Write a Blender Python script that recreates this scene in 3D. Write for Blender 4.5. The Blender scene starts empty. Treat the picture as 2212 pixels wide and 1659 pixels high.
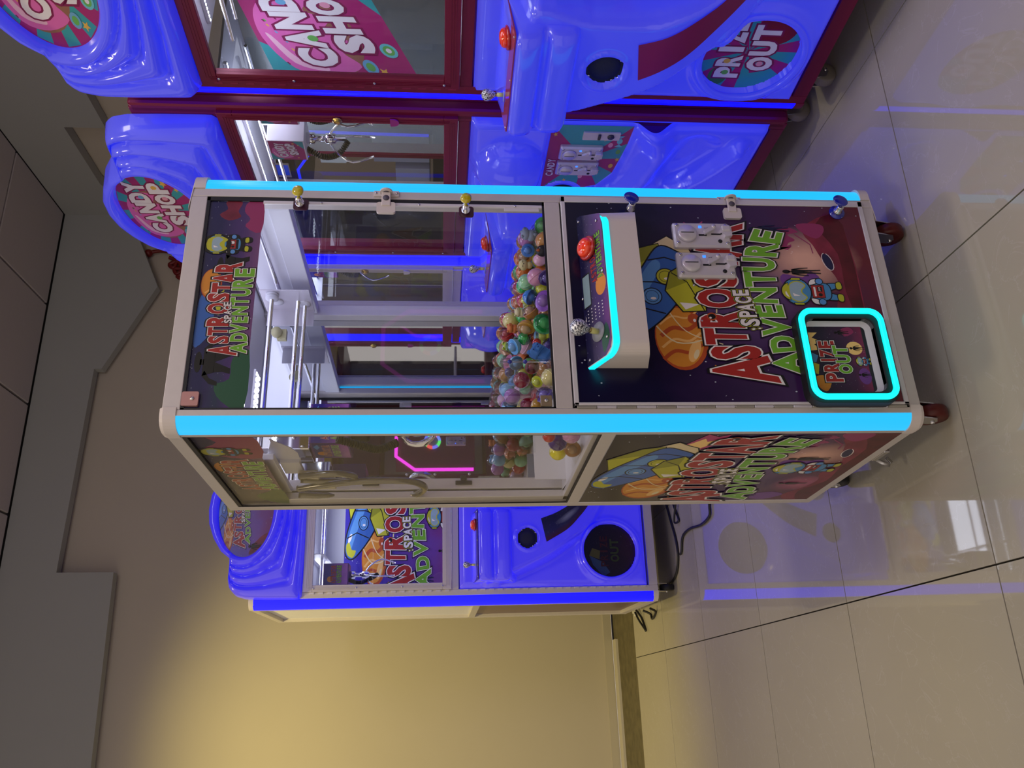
import bpy, bmesh, math, random
import numpy as np
from mathutils import Vector, Matrix
random.seed(7)
S = bpy.context.scene
COL = bpy.data.collections.new('arcade'); S.collection.children.link(COL)
# ------------------------------------------------------------------ camera
F_PX, YAW, PITCH, ROLL = 1816.55, -0.4111, -0.0864, 0.0012
CAMLOC = Vector((-0.7177, -1.9028, 1.3467))
fw = Vector((-math.sin(YAW)*math.cos(PITCH), math.cos(YAW)*math.cos(PITCH), math.sin(PITCH)))
rt0 = Vector((math.cos(YAW), math.sin(YAW), 0)); dn0 = fw.cross(rt0)
rt = rt0*math.cos(ROLL)+dn0*math.sin(ROLL); dn = dn0*math.cos(ROLL)-rt0*math.sin(ROLL)
cam = bpy.data.objects.new('camera', bpy.data.cameras.new('camera')); COL.objects.link(cam)
# the photograph was taken with the phone held upright and stored sideways: image right = down
cam.matrix_world = Matrix(((dn.x, rt.x, -fw.x, CAMLOC.x), (dn.y, rt.y, -fw.y, CAMLOC.y), (dn.z, rt.z, -fw.z, CAMLOC.z), (0, 0, 0, 1)))
cam.data.sensor_width = 36; cam.data.lens = F_PX/2212*36; cam.data.clip_start = .02
S.camera = cam
# ------------------------------------------------------------------ world, lights, exposure
w = bpy.data.worlds.new('mall'); S.world = w; w.use_nodes = True
w.node_tree.nodes['Background'].inputs[0].default_value = (.64, .55, .46, 1)
w.node_tree.nodes['Background'].inputs[1].default_value = 1.0
S.view_settings.view_transform = 'Standard'; S.view_settings.look = 'None'
S.view_settings.gamma = 1; S.view_settings.use_curve_mapping = False; S.view_settings.exposure = 0
TY = -0.04405
EX = Vector((math.cos(TY), math.sin(TY), 0)); EY = Vector((-math.sin(TY), math.cos(TY), 0))
def RM(x, y, z=0): return EX*x+EY*y+Vector((0, 0, z))
def lamp(name, kind, loc, power, color, size=.1, target=None, spot=None, sy=None, blend=.5):
    l = bpy.data.lights.new(name, kind); l.energy = power; l.color = color
    if kind == 'AREA':
        l.size = size
        if sy: l.shape = 'RECTANGLE'; l.size_y = sy
    else: l.shadow_soft_size = size
    if spot: l.spot_size = spot; l.spot_blend = blend
    o = bpy.data.objects.new(name, l); COL.objects.link(o); o.location = loc
    if target is not None: o.rotation_euler = (Vector(target)-Vector(loc)).to_track_quat('-Z', 'Y').to_euler()
    return o
lamp('downlight_warm', 'SPOT', RM(-1.3, 1.9, 4.4), 470, (1, .80, .26), .12, RM(-.75, 4.8, .9), 1.25, blend=.9)
lamp('downlight_warm', 'SPOT', RM(.35, .1, 4.5), 85, (1, .84, .50), .10, RM(.3, .1, 0), 1.25, blend=.8)
lamp('downlight_neutral', 'SPOT', RM(-.9, -1.2, 4.4), 75, (1, .86, .66), .3, RM(0, 0, 1), 1.7, blend=.9)
lamp('downlight_cool', 'AREA', RM(1.2, -2.4, 4.4), 34, (.92, .84, 1), 1.0, RM(.9, 0, .3))
# ------------------------------------------------------------------ materials
MATS = {}
def M(name, col=(.8, .8, .8), rough=.4, metal=0, emit=None, es=1, coat=0, noise=0, nscale=30, bump=0, spec=.5, stretch=None, trans=0, ior=1.45, alpha=1):
    if name in MATS: return MATS[name]
    m = bpy.data.materials.new(name); m.use_nodes = True; nt = m.node_tree; b = nt.nodes['Principled BSDF']
    b.inputs['Base Color'].default_value = (*col, 1); b.inputs['Roughness'].default_value = rough
    b.inputs['Metallic'].default_value = metal; b.inputs['Coat Weight'].default_value = coat
    b.inputs['Specular IOR Level'].default_value = spec; b.inputs['Transmission Weight'].default_value = trans; b.inputs['IOR'].default_value = ior
    b.inputs['Alpha'].default_value = alpha
    if emit: b.inputs['Emission Color'].default_value = (*emit, 1); b.inputs['Emission Strength'].default_value = es
    if noise or bump:
        tc = nt.nodes.new('ShaderNodeTexCoord'); mp = nt.nodes.new('ShaderNodeMapping'); nz = nt.nodes.new('ShaderNodeTexNoise')
        nt.links.new(tc.outputs['Object'], mp.inputs[0]); nt.links.new(mp.outputs[0], nz.inputs['Vector'])
        if stretch: mp.inputs['Scale'].default_value = stretch
        nz.inputs['Scale'].default_value = nscale; nz.inputs['Detail'].default_value = 5
        if noise:
            r = nt.nodes.new('ShaderNodeMix'); r.data_type = 'RGBA'
            r.inputs[6].default_value = (*[max(0, c*(1-noise)) for c in col], 1); r.inputs[7].default_value = (*[min(1, c*(1+noise)) for c in col], 1)
            nt.links.new(nz.outputs[0], r.inputs[0]); nt.links.new(r.outputs[2], b.inputs['Base Color'])
        if bump:
            bp = nt.nodes.new('ShaderNodeBump'); bp.inputs['Strength'].default_value = bump; bp.inputs['Distance'].default_value = .002
            nt.links.new(nz.outputs[0], bp.inputs['Height']); nt.links.new(bp.outputs[0], b.inputs['Normal'])
    MATS[name] = m; return m
def EM(name, col, st):
    return M(name, (.02, .02, .02), .3, emit=col, es=st)
def glass(name, tint=(1, 1, 1), refl=.5, rough=0.0):
    if name in MATS: return MATS[name]
    m = bpy.data.materials.new(name); m.use_nodes = True; nt = m.node_tree; nt.nodes.clear()
    o = nt.nodes.new('ShaderNodeOutputMaterial'); t = nt.nodes.new('ShaderNodeBsdfTransparent'); g = nt.nodes.new('ShaderNodeBsdfGlossy')
    mx = nt.nodes.new('ShaderNodeMixShader'); fr = nt.nodes.new('ShaderNodeFresnel'); ml = nt.nodes.new('ShaderNodeMath'); ml.operation = 'MULTIPLY'
    ml.inputs[1].default_value = refl; fr.inputs[0].default_value = 1.5
    t.inputs[0].default_value = (*tint, 1); g.inputs['Roughness'].default_value = rough
    ge = nt.nodes.new('ShaderNodeNewGeometry'); sb = nt.nodes.new('ShaderNodeMath'); sb.operation = 'SUBTRACT'; sb.inputs[0].default_value = 1; m2 = nt.nodes.new('ShaderNodeMath'); m2.operation = 'MULTIPLY'
    nt.links.new(ge.outputs['Backfacing'], sb.inputs[1]); nt.links.new(fr.outputs[0], ml.inputs[0]); nt.links.new(ml.outputs[0], m2.inputs[0]); nt.links.new(sb.outputs[0], m2.inputs[1]); nt.links.new(m2.outputs[0], mx.inputs[0])
    nt.links.new(t.outputs[0], mx.inputs[1]); nt.links.new(g.outputs[0], mx.inputs[2]); nt.links.new(mx.outputs[0], o.inputs[0])
    MATS[name] = m; return m
def paint(name, top, mid, low, stars=1.0, glow=None, rough=.25):
    """printed galaxy sheet: colours laid out over the sheet's own UV"""
    if name in MATS: return MATS[name]
    m = bpy.data.materials.new(name); m.use_nodes = True; nt = m.node_tree; N = nt.nodes.new; L = nt.links.new
    b = nt.nodes['Principled BSDF']; b.inputs['Roughness'].default_value = rough
    uv = N('ShaderNodeUVMap'); sep = N('ShaderNodeSeparateXYZ'); L(uv.outputs[0], sep.inputs[0])
    nz = N('ShaderNodeTexNoise'); nz.inputs['Scale'].default_value = 3.2; nz.inputs['Detail'].default_value = 7; L(uv.outputs[0], nz.inputs['Vector'])
    ad = N('ShaderNodeMath'); ad.operation = 'MULTIPLY_ADD'; ad.inputs[1].default_value = .5; L(nz.outputs[0], ad.inputs[0]); L(sep.outputs[1], ad.inputs[2])
    cr = N('ShaderNodeValToRGB'); L(ad.outputs[0], cr.inputs[0]); e = cr.color_ramp.elements
    e[0].position = .22; e[0].color = (*low, 1); e[1].position = 1.05; e[1].color = (*top, 1)
    k = e.new(.58); k.color = (*mid, 1); k = e.new(.80); k.color = (*[a*.45+b_*.55 for a, b_ in zip(mid, top)], 1)
    last = cr.outputs[0]
    if stars:
        vo = N('ShaderNodeTexVoronoi'); vo.inputs['Scale'].default_value = 28; L(uv.outputs[0], vo.inputs['Vector'])
        lt = N('ShaderNodeMath'); lt.operation = 'LESS_THAN'; lt.inputs[1].default_value = .085; L(vo.outputs['Distance'], lt.inputs[0])
        n2 = N('ShaderNodeTexNoise'); n2.inputs['Scale'].default_value = 9; L(uv.outputs[0], n2.inputs['Vector'])
        gt = N('ShaderNodeMath'); gt.operation = 'GREATER_THAN'; gt.inputs[1].default_value = .5; L(n2.outputs[0], gt.inputs[0])
        mu = N('ShaderNodeMath'); mu.operation = 'MULTIPLY'; L(lt.outputs[0], mu.inputs[0]); L(gt.outputs[0], mu.inputs[1])
        mx = N('ShaderNodeMix'); mx.data_type = 'RGBA'; mx.inputs[7].default_value = (.45*stars, .5*stars, .6*stars, 1); L(mu.outputs[0], mx.inputs[0]); L(last, mx.inputs[6]); last = mx.outputs[2]
    if glow:
        for (gx, gy, gr, gc) in glow:
            sb = N('ShaderNodeVectorMath'); sb.operation = 'SUBTRACT'; sb.inputs[1].default_value = (gx, gy, 0); L(uv.outputs[0], sb.inputs[0])
            le = N('ShaderNodeVectorMath'); le.operation = 'LENGTH'; L(sb.outputs[0], le.inputs[0])
            wv = N('ShaderNodeMath'); wv.operation = 'MULTIPLY_ADD'; wv.inputs[1].default_value = gr*.9; L(nz.outputs[0], wv.inputs[0]); L(le.outputs['Value'], wv.inputs[2])
            mr = N('ShaderNodeMapRange'); mr.inputs[1].default_value = gr*.55; mr.inputs[2].default_value = gr*1.4; mr.inputs[3].default_value = .85; mr.inputs[4].default_value = 0; L(wv.outputs[0], mr.inputs[0])
            mx = N('ShaderNodeMix'); mx.data_type = 'RGBA'; mx.inputs[7].default_value = (*gc, 1); L(mr.outputs[0], mx.inputs[0]); L(last, mx.inputs[6]); last = mx.outputs[2]
    L(last, b.inputs['Base Color']); MATS[name] = m; return m
ALU = M('champagne_frame', (.60, .56, .55), .38, .25, noise=.04, nscale=60, bump=.05)
ALUL = M('pale_aluminium', (.68, .66, .70), .35, .2, noise=.04, nscale=60)
CAP = M('beige_plastic', (.66, .60, .58), .45)
WHITE = M('white_panel', (.74, .74, .82), .4)
BLACK = M('black_rubber', (.012, .012, .014), .5)
STEEL = M('steel', (.62, .62, .66), .22, 1)
CHROME = M('chrome', (.85, .85, .9), .06, 1)
SILVER = M('cast_silver', (.66, .63, .70), .33, .35, noise=.05, nscale=40)
DARKM = M('dark_metal', (.08, .08, .09), .4, .7)
BRASS = M('brass', (.55, .38, .12), .25, 1)
REDP = M('red_plastic', (.45, .015, .01), .25, coat=1)
REDB = M('red_button_dome', (.85, .05, .01), .08, coat=1, emit=(.5, .02, 0), es=.12)
YEL = M('yellow_plastic', (.50, .42, .01), .12, coat=1)
BLU = M('blue_plastic', (.01, .02, .35), .12, coat=1)
CLEAR = glass('clear_acrylic', (.97, .98, 1), 1.6, .01)
GLASS = glass('window_glass', (.95, .96, .98), .62)
SMOKE = glass('smoked_glass', (.94, .93, .90), .60)
MIRROR = M('back_mirror', (.62, .64, .68), .015, 1)
CRYST = M('painted_sparkle_crystal', (.55, .58, .62), .08, .5, noise=.5, nscale=260, bump=1.0, coat=1)
_n = CRYST.node_tree; _r = _n.nodes.new('ShaderNodeValToRGB'); _z = [q for q in _n.nodes if q.type == 'TEX_NOISE'][0]; _r.color_ramp.elements[0].position = .42; _r.color_ramp.elements[1].position = .58
_r.color_ramp.elements[0].color = (.03, .03, .06, 1); _r.color_ramp.elements[1].color = (.9, .92, .95, 1); _n.links.new(_z.outputs[0], _r.inputs[0]); _n.links.new(_r.outputs[0], _n.nodes['Principled BSDF'].inputs['Base Color'])  # mottled dark-to-bright base colour imitates the sparkle of the crystal ball
LEDW = EM('white_led', (.80, .86, 1), 9)
LEDT = EM('interior_light_tube', (.72, .74, 1), 1.6)
CYAN = EM('cyan_led_strip', (.010, .50, 1.0), 1.12)
TURQ = EM('turquoise_neon', (.0, .95, .92), 1.25)
BLUELED = EM('blue_led_strip', (.0, .0, 1.0), 2.6)
PINKLED = EM('pink_neon', (1, .05, .85), 2.0)
LCD = M('lcd_screen', (.22, .30, .34), .3)
# ------------------------------------------------------------------ mesh builder
class MB:
    def __init__(s): s.v = []; s.f = []; s.mi = []; s.sm = []; s.uv = None; s.marks = []
    def add(s, vs, fs, mi=0, smooth=False):
        o = len(s.v); s.marks.append((o, len(s.f))); s.v += [tuple(v) for v in vs]
        for f in fs: s.f.append([i+o for i in f]); s.mi.append(mi); s.sm.append(smooth)
        return s
    def box(s, x0, x1, y0, y1, z0, z1, mi=0, bev=0, R=None, seg=2):
        if bev:
            bm = bmesh.new(); bmesh.ops.create_cube(bm, size=1)
            for v in bm.verts: v.co = Vector(((x0+x1)/2+v.co.x*(x1-x0), (y0+y1)/2+v.co.y*(y1-y0), (z0+z1)/2+v.co.z*(z1-z0)))
            bmesh.ops.bevel(bm, geom=bm.edges[:], offset=bev, segments=seg, profile=.5, affect='EDGES')
            bm.verts.index_update(); vs = [v.co.copy() for v in bm.verts]; fs = [[v.index for v in f.verts] for f in bm.faces]; bm.free()
        else:
            vs = [Vector((x, y, z)) for x in (x0, x1) for y in (y0, y1) for z in (z0, z1)]
            fs = [(0, 1, 3, 2), (4, 6, 7, 5), (0, 4, 5, 1), (2, 3, 7, 6), (0, 2, 6, 4), (1, 5, 7, 3)]
        if R is not None: vs = [R @ v for v in vs]
        return s.add(vs, fs, mi, False)
    def tube(s, pts, r, n=8, mi=0, closed=False, flat=1.0, cap=True):
        pts = [Vector(p) for p in pts]; m = len(pts); rs = r if hasattr(r, '__len__') else [r]*m
        vs = []; up = None
        for i, p in enumerate(pts):
            a = pts[(i-1) % m] if (closed or i > 0) else p; b = pts[(i+1) % m] if (closed or i < m-1) else p
            t = (b-a).normalized()
            if up is None: up = Vector((0, 0, 1)) if abs(t.z) < .9 else Vector((1, 0, 0))
            x = t.cross(up)
            if x.length < 1e-5: x = t.orthogonal()
            x.normalize(); y = x.cross(t).normalized(); up = y
            for k in range(n):
                q = 2*math.pi*k/n; vs.append(p+x*math.cos(q)*rs[i]*flat+y*math.sin(q)*rs[i])
        fs = []
        for i in range(m if closed else m-1):
            j = (i+1) % m
            for k in range(n): fs.append((i*n+k, i*n+(k+1) % n, j*n+(k+1) % n, j*n+k))
        if cap and not closed: fs.append(tuple(range(n))); fs.append(tuple(reversed(range((m-1)*n, m*n))))
        return s.add(vs, fs, mi, True)
    def lathe(s, prof, c=(0, 0, 0), ax=(0, 0, 1), n=20, mi=0, sx=1.0):
        ax = Vector(ax).normalized(); q = Vector((0, 0, 1)).rotation_difference(ax); c = Vector(c); vs = []; fs = []
        for (r, h) in prof:
            for k in range(n):
                a = 2*math.pi*k/n; vs.append(c+q @ Vector((r*math.cos(a)*sx, r*math.sin(a), h)))
        for i in range(len(prof)-1):
            for k in range(n): fs.append((i*n+k, i*n+(k+1) % n, (i+1)*n+(k+1) % n, (i+1)*n+k))
        fs.append(tuple(reversed(range(n)))); fs.append(tuple(range((len(prof)-1)*n, len(prof)*n)))
        return s.add(vs, fs, mi, True)
    def cyl(s, c, ax, r, h, n=16, mi=0, bev=0):
        b = min(bev, r*.5, h*.45) if bev else 0
        pr = [(r-b, 0), (r, b), (r, h-b), (r-b, h)] if b else [(r, 0), (r, h)]
        s.lathe(pr, c, ax, n, mi)
        return s
    def ball(s, c, r, mi=0, sc=(1, 1, 1), R=None, n=16, m=10):
        c = Vector(c); vs = []; fs = []
        for i in range(m+1):
            th = math.pi*i/m
            for k in range(n):
                a = 2*math.pi*k/n; v = Vector((math.sin(th)*math.cos(a)*sc[0], math.sin(th)*math.sin(a)*sc[1], math.cos(th)*sc[2]))*r
                vs.append(c+(R @ v if R is not None else v))
        for i in range(m):
            for k in range(n): fs.append((i*n+k, (i+1)*n+k, (i+1)*n+(k+1) % n, i*n+(k+1) % n))
        return s.add(vs, fs, mi, True)
    def prism(s, poly, o, ex, ey, en, d0, d1, mi=0, smooth=False):
        """polygon (a,b) in the frame o+a*ex+b*ey, extruded from d0 to d1 along en"""
        o, ex, ey, en = Vector(o), Vector(ex), Vector(ey), Vector(en); n = len(poly)
        vs = [o+ex*a+ey*b+en*d0 for a, b in poly]+[o+ex*a+ey*b+en*d1 for a, b in poly]
        fs = [tuple(range(n))[::-1], tuple(range(n, 2*n))]+[(i, (i+1) % n, n+(i+1) % n, n+i) for i in range(n)]
        return s.add(vs, fs, mi, smooth)
    def build(s, name, mats, parent=None, smooth=None, kind=None, label=None):
        me = bpy.data.meshes.new(name); me.from_pydata(s.v, [], s.f); me.polygons.foreach_set('material_index', s.mi)
        me.polygons.foreach_set('use_smooth', s.sm if smooth is None else [smooth]*len(s.f))
        for m in (mats if isinstance(mats, (list, tuple)) else [mats]): me.materials.append(m)
        if s.uv:
            ul = me.uv_layers.new(name='UVMap'); li = 0
            for p in me.polygons:
                for k in p.loop_indices: ul.data[k].uv = s.uv[me.loops[k].vertex_index] if me.loops[k].vertex_index < len(s.uv) else (0, 0)
        me.update(); o = bpy.data.objects.new(name, me); COL.objects.link(o)
        if parent: o.parent = parent
        if kind: o['kind'] = kind
        if label: o['label'] = label
        return o
def build_each(b, name, mats, parent):
    """every solid added to b becomes an object of its own"""
    out = []; mk = b.marks+[(len(b.v), len(b.f))]
    for (v0, f0), (v1, f1) in zip(mk, mk[1:]):
        q = MB(); q.v = b.v[v0:v1]; q.f = [[i-v0 for i in f] for f in b.f[f0:f1]]; q.mi = b.mi[f0:f1]; q.sm = b.sm[f0:f1]; out.append(q.build(name, mats, parent))
    return out
def thing(name, label, cat, loc=(0, 0, 0), rz=0, group=None):
    o = bpy.data.objects.new(name, None); COL.objects.link(o); o.location = loc; o.rotation_euler = (0, 0, rz); o.empty_display_size = .1
    o['label'] = label; o['category'] = cat
    if group: o['group'] = group
    return o
def tag(o, label, cat, group=None):
    o['label'] = label; o['category'] = cat
    if group: o['group'] = group
    return o
def arc(cx, cy, r, a0, a1, n, ry=None):
    ry = r if ry is None else ry
    return [(cx+r*math.cos(math.radians(a0+(a1-a0)*i/n)), cy+ry*math.sin(math.radians(a0+(a1-a0)*i/n))) for i in range(n+1)]
def ell(cx, cy, rx, ry, n=28, rot=0):
    c, s_ = math.cos(math.radians(rot)), math.sin(math.radians(rot))
    return [(cx+rx*math.cos(t)*c-ry*math.sin(t)*s_, cy+rx*math.cos(t)*s_+ry*math.sin(t)*c) for t in [2*math.pi*i/n for i in range(n)]]
def rrect(x0, x1, y0, y1, r, n=6):
    return arc(x1-r, y1-r, r, 0, 90, n)+arc(x0+r, y1-r, r, 90, 180, n)+arc(x0+r, y0+r, r, 180, 270, n)+arc(x1-r, y0+r, r, 270, 360, n)
def star(cx, cy, r, rot=0, k=.45):
    return [(cx+(r if i % 2 == 0 else r*k)*math.cos(math.radians(90+rot+36*i)), cy+(r if i % 2 == 0 else r*k)*math.sin(math.radians(90+rot+36*i))) for i in range(10)]
def smooth_pts(pts, k=6, closed=False):
    P = [Vector(p if len(p) == 3 else (*p, 0)) for p in pts]; n = len(P); out = []
    for i in range(n if closed else n-1):
        if closed: p0, p1, p2, p3 = P[(i-1) % n], P[i], P[(i+1) % n], P[(i+2) % n]
        else: p0, p1, p2, p3 = P[max(i-1, 0)], P[i], P[i+1], P[min(i+2, n-1)]
        for j in range(k):
            t = j/k; out.append(.5*((2*p1)+(p2-p0)*t+(2*p0-5*p1+4*p2-p3)*t*t+(3*p1-p0-3*p2+p3)*t**3))
    if not closed: out.append(P[-1])
    return out
def sm2(pts, k=5, closed=True): return [(p.x, p.y) for p in smooth_pts(pts, k, closed)]
# ------------------------------------------------------------------ lettering
GC = {}
def glyph(ch, off):
    if (ch, off) in GC: return GC[(ch, off)]
    c = bpy.data.curves.new('g', 'FONT'); c.body = ch; c.size = 1; c.offset = off; c.resolution_u = 3
    o = bpy.data.objects.new('g', c); me = bpy.data.meshes.new_from_object(o)
    r = ([(v.co.x, v.co.y) for v in me.vertices], [tuple(p.vertices) for p in me.polygons])
    bpy.data.meshes.remove(me); bpy.data.objects.remove(o); bpy.data.curves.remove(c); GC[(ch, off)] = r; return r
class Art:
    """flat print: layers of coloured shapes a hair apart on one sheet"""
    def __init__(s, o, ex, ey, en, w, h, eps=.00003):
        s.o, s.ex, s.ey, s.en, s.w, s.h = Vector(o), Vector(ex), Vector(ey), Vector(en), w, h
        s.mb = MB(); s.mats = []; s.k = 0; s.eps = eps; s.xf = lambda a, b: (a, b); s.clip = None
    def mi(s, m):
        if m not in s.mats: s.mats.append(m)
        return s.mats.index(m)
    def P(s, a, b):
        a, b = s.xf(a, b)
        if s.clip: a, b = s.clip(a, b)
        return s.o+s.ex*(a*s.w)+s.ey*(b*s.h)+s.en*(s.k*s.eps)
    def sheet(s, m, poly=((0, 0), (1, 0), (1, 1), (0, 1))):
        vs = [s.o+s.ex*(a*s.w)+s.ey*(b*s.h) for a, b in poly]; s.mb.uv = list(poly); s.mb.add(vs, [tuple(range(len(vs)))], s.mi(m)); s.k = 1; return s
    def poly(s, pts, m, up=True):
        if up: s.k += 1
        s.mb.add([s.P(a, b) for a, b in pts], [tuple(range(len(pts)))], s.mi(m)); return s
    def out(s, pts, m, line, wd=.012):
        cx = sum(p[0] for p in pts)/len(pts); cy = sum(p[1] for p in pts)/len(pts); asp = s.w/s.h; n = len(pts)
        A = sum(pts[i][0]*pts[(i+1) % n][1]-pts[(i+1) % n][0]*pts[i][1] for i in range(n)); sg = 1 if A > 0 else -1
        big = []
        for i in range(n):
            a, p, b = pts[i-1], pts[i], pts[(i+1) % n]
            n1 = Vector((p[1]-a[1], -(p[0]-a[0]))); n2 = Vector((b[1]-p[1], -(b[0]-p[0])))
            if n1.length: n1.normalize()
            if n2.length: n2.normalize()
            q = n1+n2; q = q.normalized() if q.length > .3 else n1
            big.append((p[0]+q.x*wd*sg, p[1]+q.y*wd*sg*asp))
        s.poly(big, line); s.poly(pts, m); return s
    def line(s, pts, m, wd=.004):
        s.k += 1; asp = s.w/s.h; L = []; R = []
        for i, p in enumerate(pts):
            a = pts[max(i-1, 0)]; b = pts[min(i+1, len(pts)-1)]; t = Vector((b[0]-a[0], (b[1]-a[1])/asp))
            if t.length: t.normalize()
            L.append((p[0]-t.y*wd, p[1]+t.x*wd*asp)); R.append((p[0]+t.y*wd, p[1]-t.x*wd*asp))
        n = len(pts); s.mb.add([s.P(a, b) for a, b in L+R], [(i, i+1, n+i+1, n+i) for i in range(n-1)], s.mi(m)); return s
    def letters(s, quads, layers):
        """quads: [(char, TL, BL, BR, TR)]; layers: [(material, curve offset)] from the back"""
        for m, off in layers:
            s.k += 1
            for ch, TL, BL, BR, TR in quads:
                ref = glyph(ch, .04)[0]; x0 = min(p[0] for p in ref); x1 = max(p[0] for p in ref); y0 = min(p[1] for p in ref); y1 = max(p[1] for p in ref)
                vs, fs = glyph(ch, off); out = []
                for (x, y) in vs:
                    u = (x-x0)/(x1-x0) if ch != 'I' else (x-x0)/(x1-x0)*.4+.3; v = (y-y0)/(y1-y0)
                    a = (BL[0]*(1-u)+BR[0]*u)*(1-v)+(TL[0]*(1-u)+TR[0]*u)*v; b = (BL[1]*(1-u)+BR[1]*u)*(1-v)+(TL[1]*(1-u)+TR[1]*u)*v
                    out.append(s.P(a, b))
                s.mb.add(out, fs, s.mi(m))
        return s
    def build(s, parent, name='printed_artwork', label=None): return s.mb.build(name, s.mats, parent, label=label)
def inkm(name, c, rough=.3): return M('ink_'+name, c, rough)
K = inkm('black', (.006, .006, .008)); WH = inkm('white', (.78, .74, .74)); RD = inkm('red', (.36, .022, .02)); GN = inkm('green', (.16, .42, .03))
RB = inkm('rocket_blue', (.035, .12, .42)); RB2 = inkm('rocket_light_blue', (.10, .28, .62)); LM_ = inkm('lime', (.46, .46, .03)); LM2 = inkm('lime_shade', (.27, .28, .02))
OR = inkm('planet_orange', (.62, .24, .03)); OR2 = inkm('planet_shade', (.42, .07, .02)); OR3 = inkm('planet_light', (.80, .45, .15)); CR = inkm('cream', (.72, .60, .36))
FL = inkm('flame', (.95, .62, .22)); FL2 = inkm('flame_pink', (.42, .05, .16)); MG = M('ink_crimson_rock', (.20, .018, .045), .3, noise=.85, nscale=16); MG2 = M('ink_dark_rock', (.09, .006, .015), .3, noise=.8, nscale=22); VS = inkm('visor', (.30, .42, .50)); GY = inkm('smoke', (.12, .07, .11))
SKIN = inkm('body_blue', (.06, .24, .48)); NAVY = inkm('navy', (.01, .012, .06)); PURP = inkm('purple', (.16, .05, .26)); PK = inkm('rock_pink', (.28, .03, .12))
GAL = paint('galaxy_print', (.004, .004, .030), (.045, .012, .085), (.13, .01, .022), 1, [(.70, .23, .20, (.85, .48, .36)), (.30, .13, .14, (.45, .10, .20)), (.5, .45, .25, (.13, .07, .22))])
GALB = paint('galaxy_print_bright', (.03, .02, .30), (.14, .05, .34), (.20, .02, .10), 1.4, [(.72, .22, .17, (.72, .33, .25))])
GALH = paint('galaxy_header_print', (.008, .007, .07), (.05, .02, .13), (.16, .06, .18), 1.2, [(.05, .5, .2, (.01, .03, .06))])
# letter quads in sheet coordinates, as on the front door
ADV = [('A', (.16, .395), (.125, .298), (.24, .290), (.20, .388)), ('D', (.228, .385), (.24, .302), (.312, .302), (.308, .395)), ('V', (.312, .408), (.335, .312), (.372, .312), (.398, .405)),
       ('E', (.405, .414), (.403, .326), (.464, .330), (.463, .42)), ('N', (.477, .42), (.473, .340), (.553, .337), (.552, .425)), ('T', (.556, .437), (.570, .334), (.625, .334), (.637, .436)),
       ('U', (.640, .437), (.640, .330), (.705, .324), (.712, .432)), ('R', (.722, .424), (.715, .318), (.788, .300), (.792, .412)), ('E', (.802, .400), (.785, .298), (.845, .280), (.868, .375))]
AST = [('A', (.100, .585), (.085, .375), (.215, .405), (.190, .585)), ('S', (.196, .585), (.200, .425), (.262, .42), (.262, .578)), ('T', (.268, .592), (.270, .458), (.340, .462), (.348, .592)),
       ('R', (.354, .600), (.350, .460), (.440, .455), (.438, .602)), ('O', (.450, .60), (.450, .468), (.545, .468), (.545, .60)), ('S', (.556, .602), (.556, .462), (.632, .462), (.635, .60)),
       ('T', (.638, .600), (.644, .452), (.712, .448), (.720, .592)), ('A', (.718, .588), (.708, .432), (.802, .425), (.785, .58)), ('R', (.806, .578), (.806, .424), (.895, .412), (.892, .562))]
SPC = [(':', (.338, .44), (.345, .408), (.352, .408), (.348, .44)), ('S', (.358, .474), (.360, .410), (.397, .410), (.396, .474)), ('P', (.402, .474), (.404, .416), (.436, .416), (.434, .474)),
       ('A', (.438, .476), (.434, .418), (.470, .420), (.468, .476)), ('C', (.472, .480), (.474, .424), (.505, .424), (.505, .480)), ('E', (.510, .484), (.512, .430), (.542, .430), (.540, .484))]
def title(a, fat=1.0):
    a.letters(AST, [(K, .105*fat), (WH, .072*fat), (RD, .042)]); a.letters(ADV, [(K, .105*fat), (WH, .072*fat), (GN, .042)])
    a.letters(SPC, [(K, .12), (LM_, .10), (K, .08), (WH, .035)])
    for (x, y) in ((.405, .562), (.86, .525)):
        a.poly(ell(x, y, .020, .016), OR2); a.poly(ell(x, y, .013, .012), K); a.poly(ell(x-.006, y+.005, .005, .004, 10), WH)
def alien(a, x, y0, y1, m=K):
    h = y1-y0
    a.poly(ell(x, y1-h*.10, h*.075, h*.10), m); a.poly([(x-.10*h, y1-h*.24), (x+.10*h, y1-h*.24), (x+.075*h, y1-h*.55), (x-.075*h, y1-h*.55)], m, False)
    a.poly([(x-.02*h, y1-.26*h), (x+.02*h, y1-.26*h), (x+.02*h, y1-.15*h), (x-.02*h, y1-.15*h)], m, False)
    for sg in (-1, 1):
        a.poly([(x+sg*.10*h, y1-h*.24), (x+sg*.155*h, y1-h*.45), (x+sg*.17*h, y0+h*.32), (x+sg*.14*h, y0+h*.33), (x+sg*.115*h, y1-h*.45), (x+sg*.06*h, y1-h*.3)][::sg], m, False)
        a.poly([(x+sg*.075*h, y1-h*.54), (x+sg*.07*h, y0+h*.22), (x+sg*.085*h, y0), (x+sg*.045*h, y0), (x+sg*.02*h, y0+h*.25), (x, y1-h*.55)][::sg], m, False)
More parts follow.
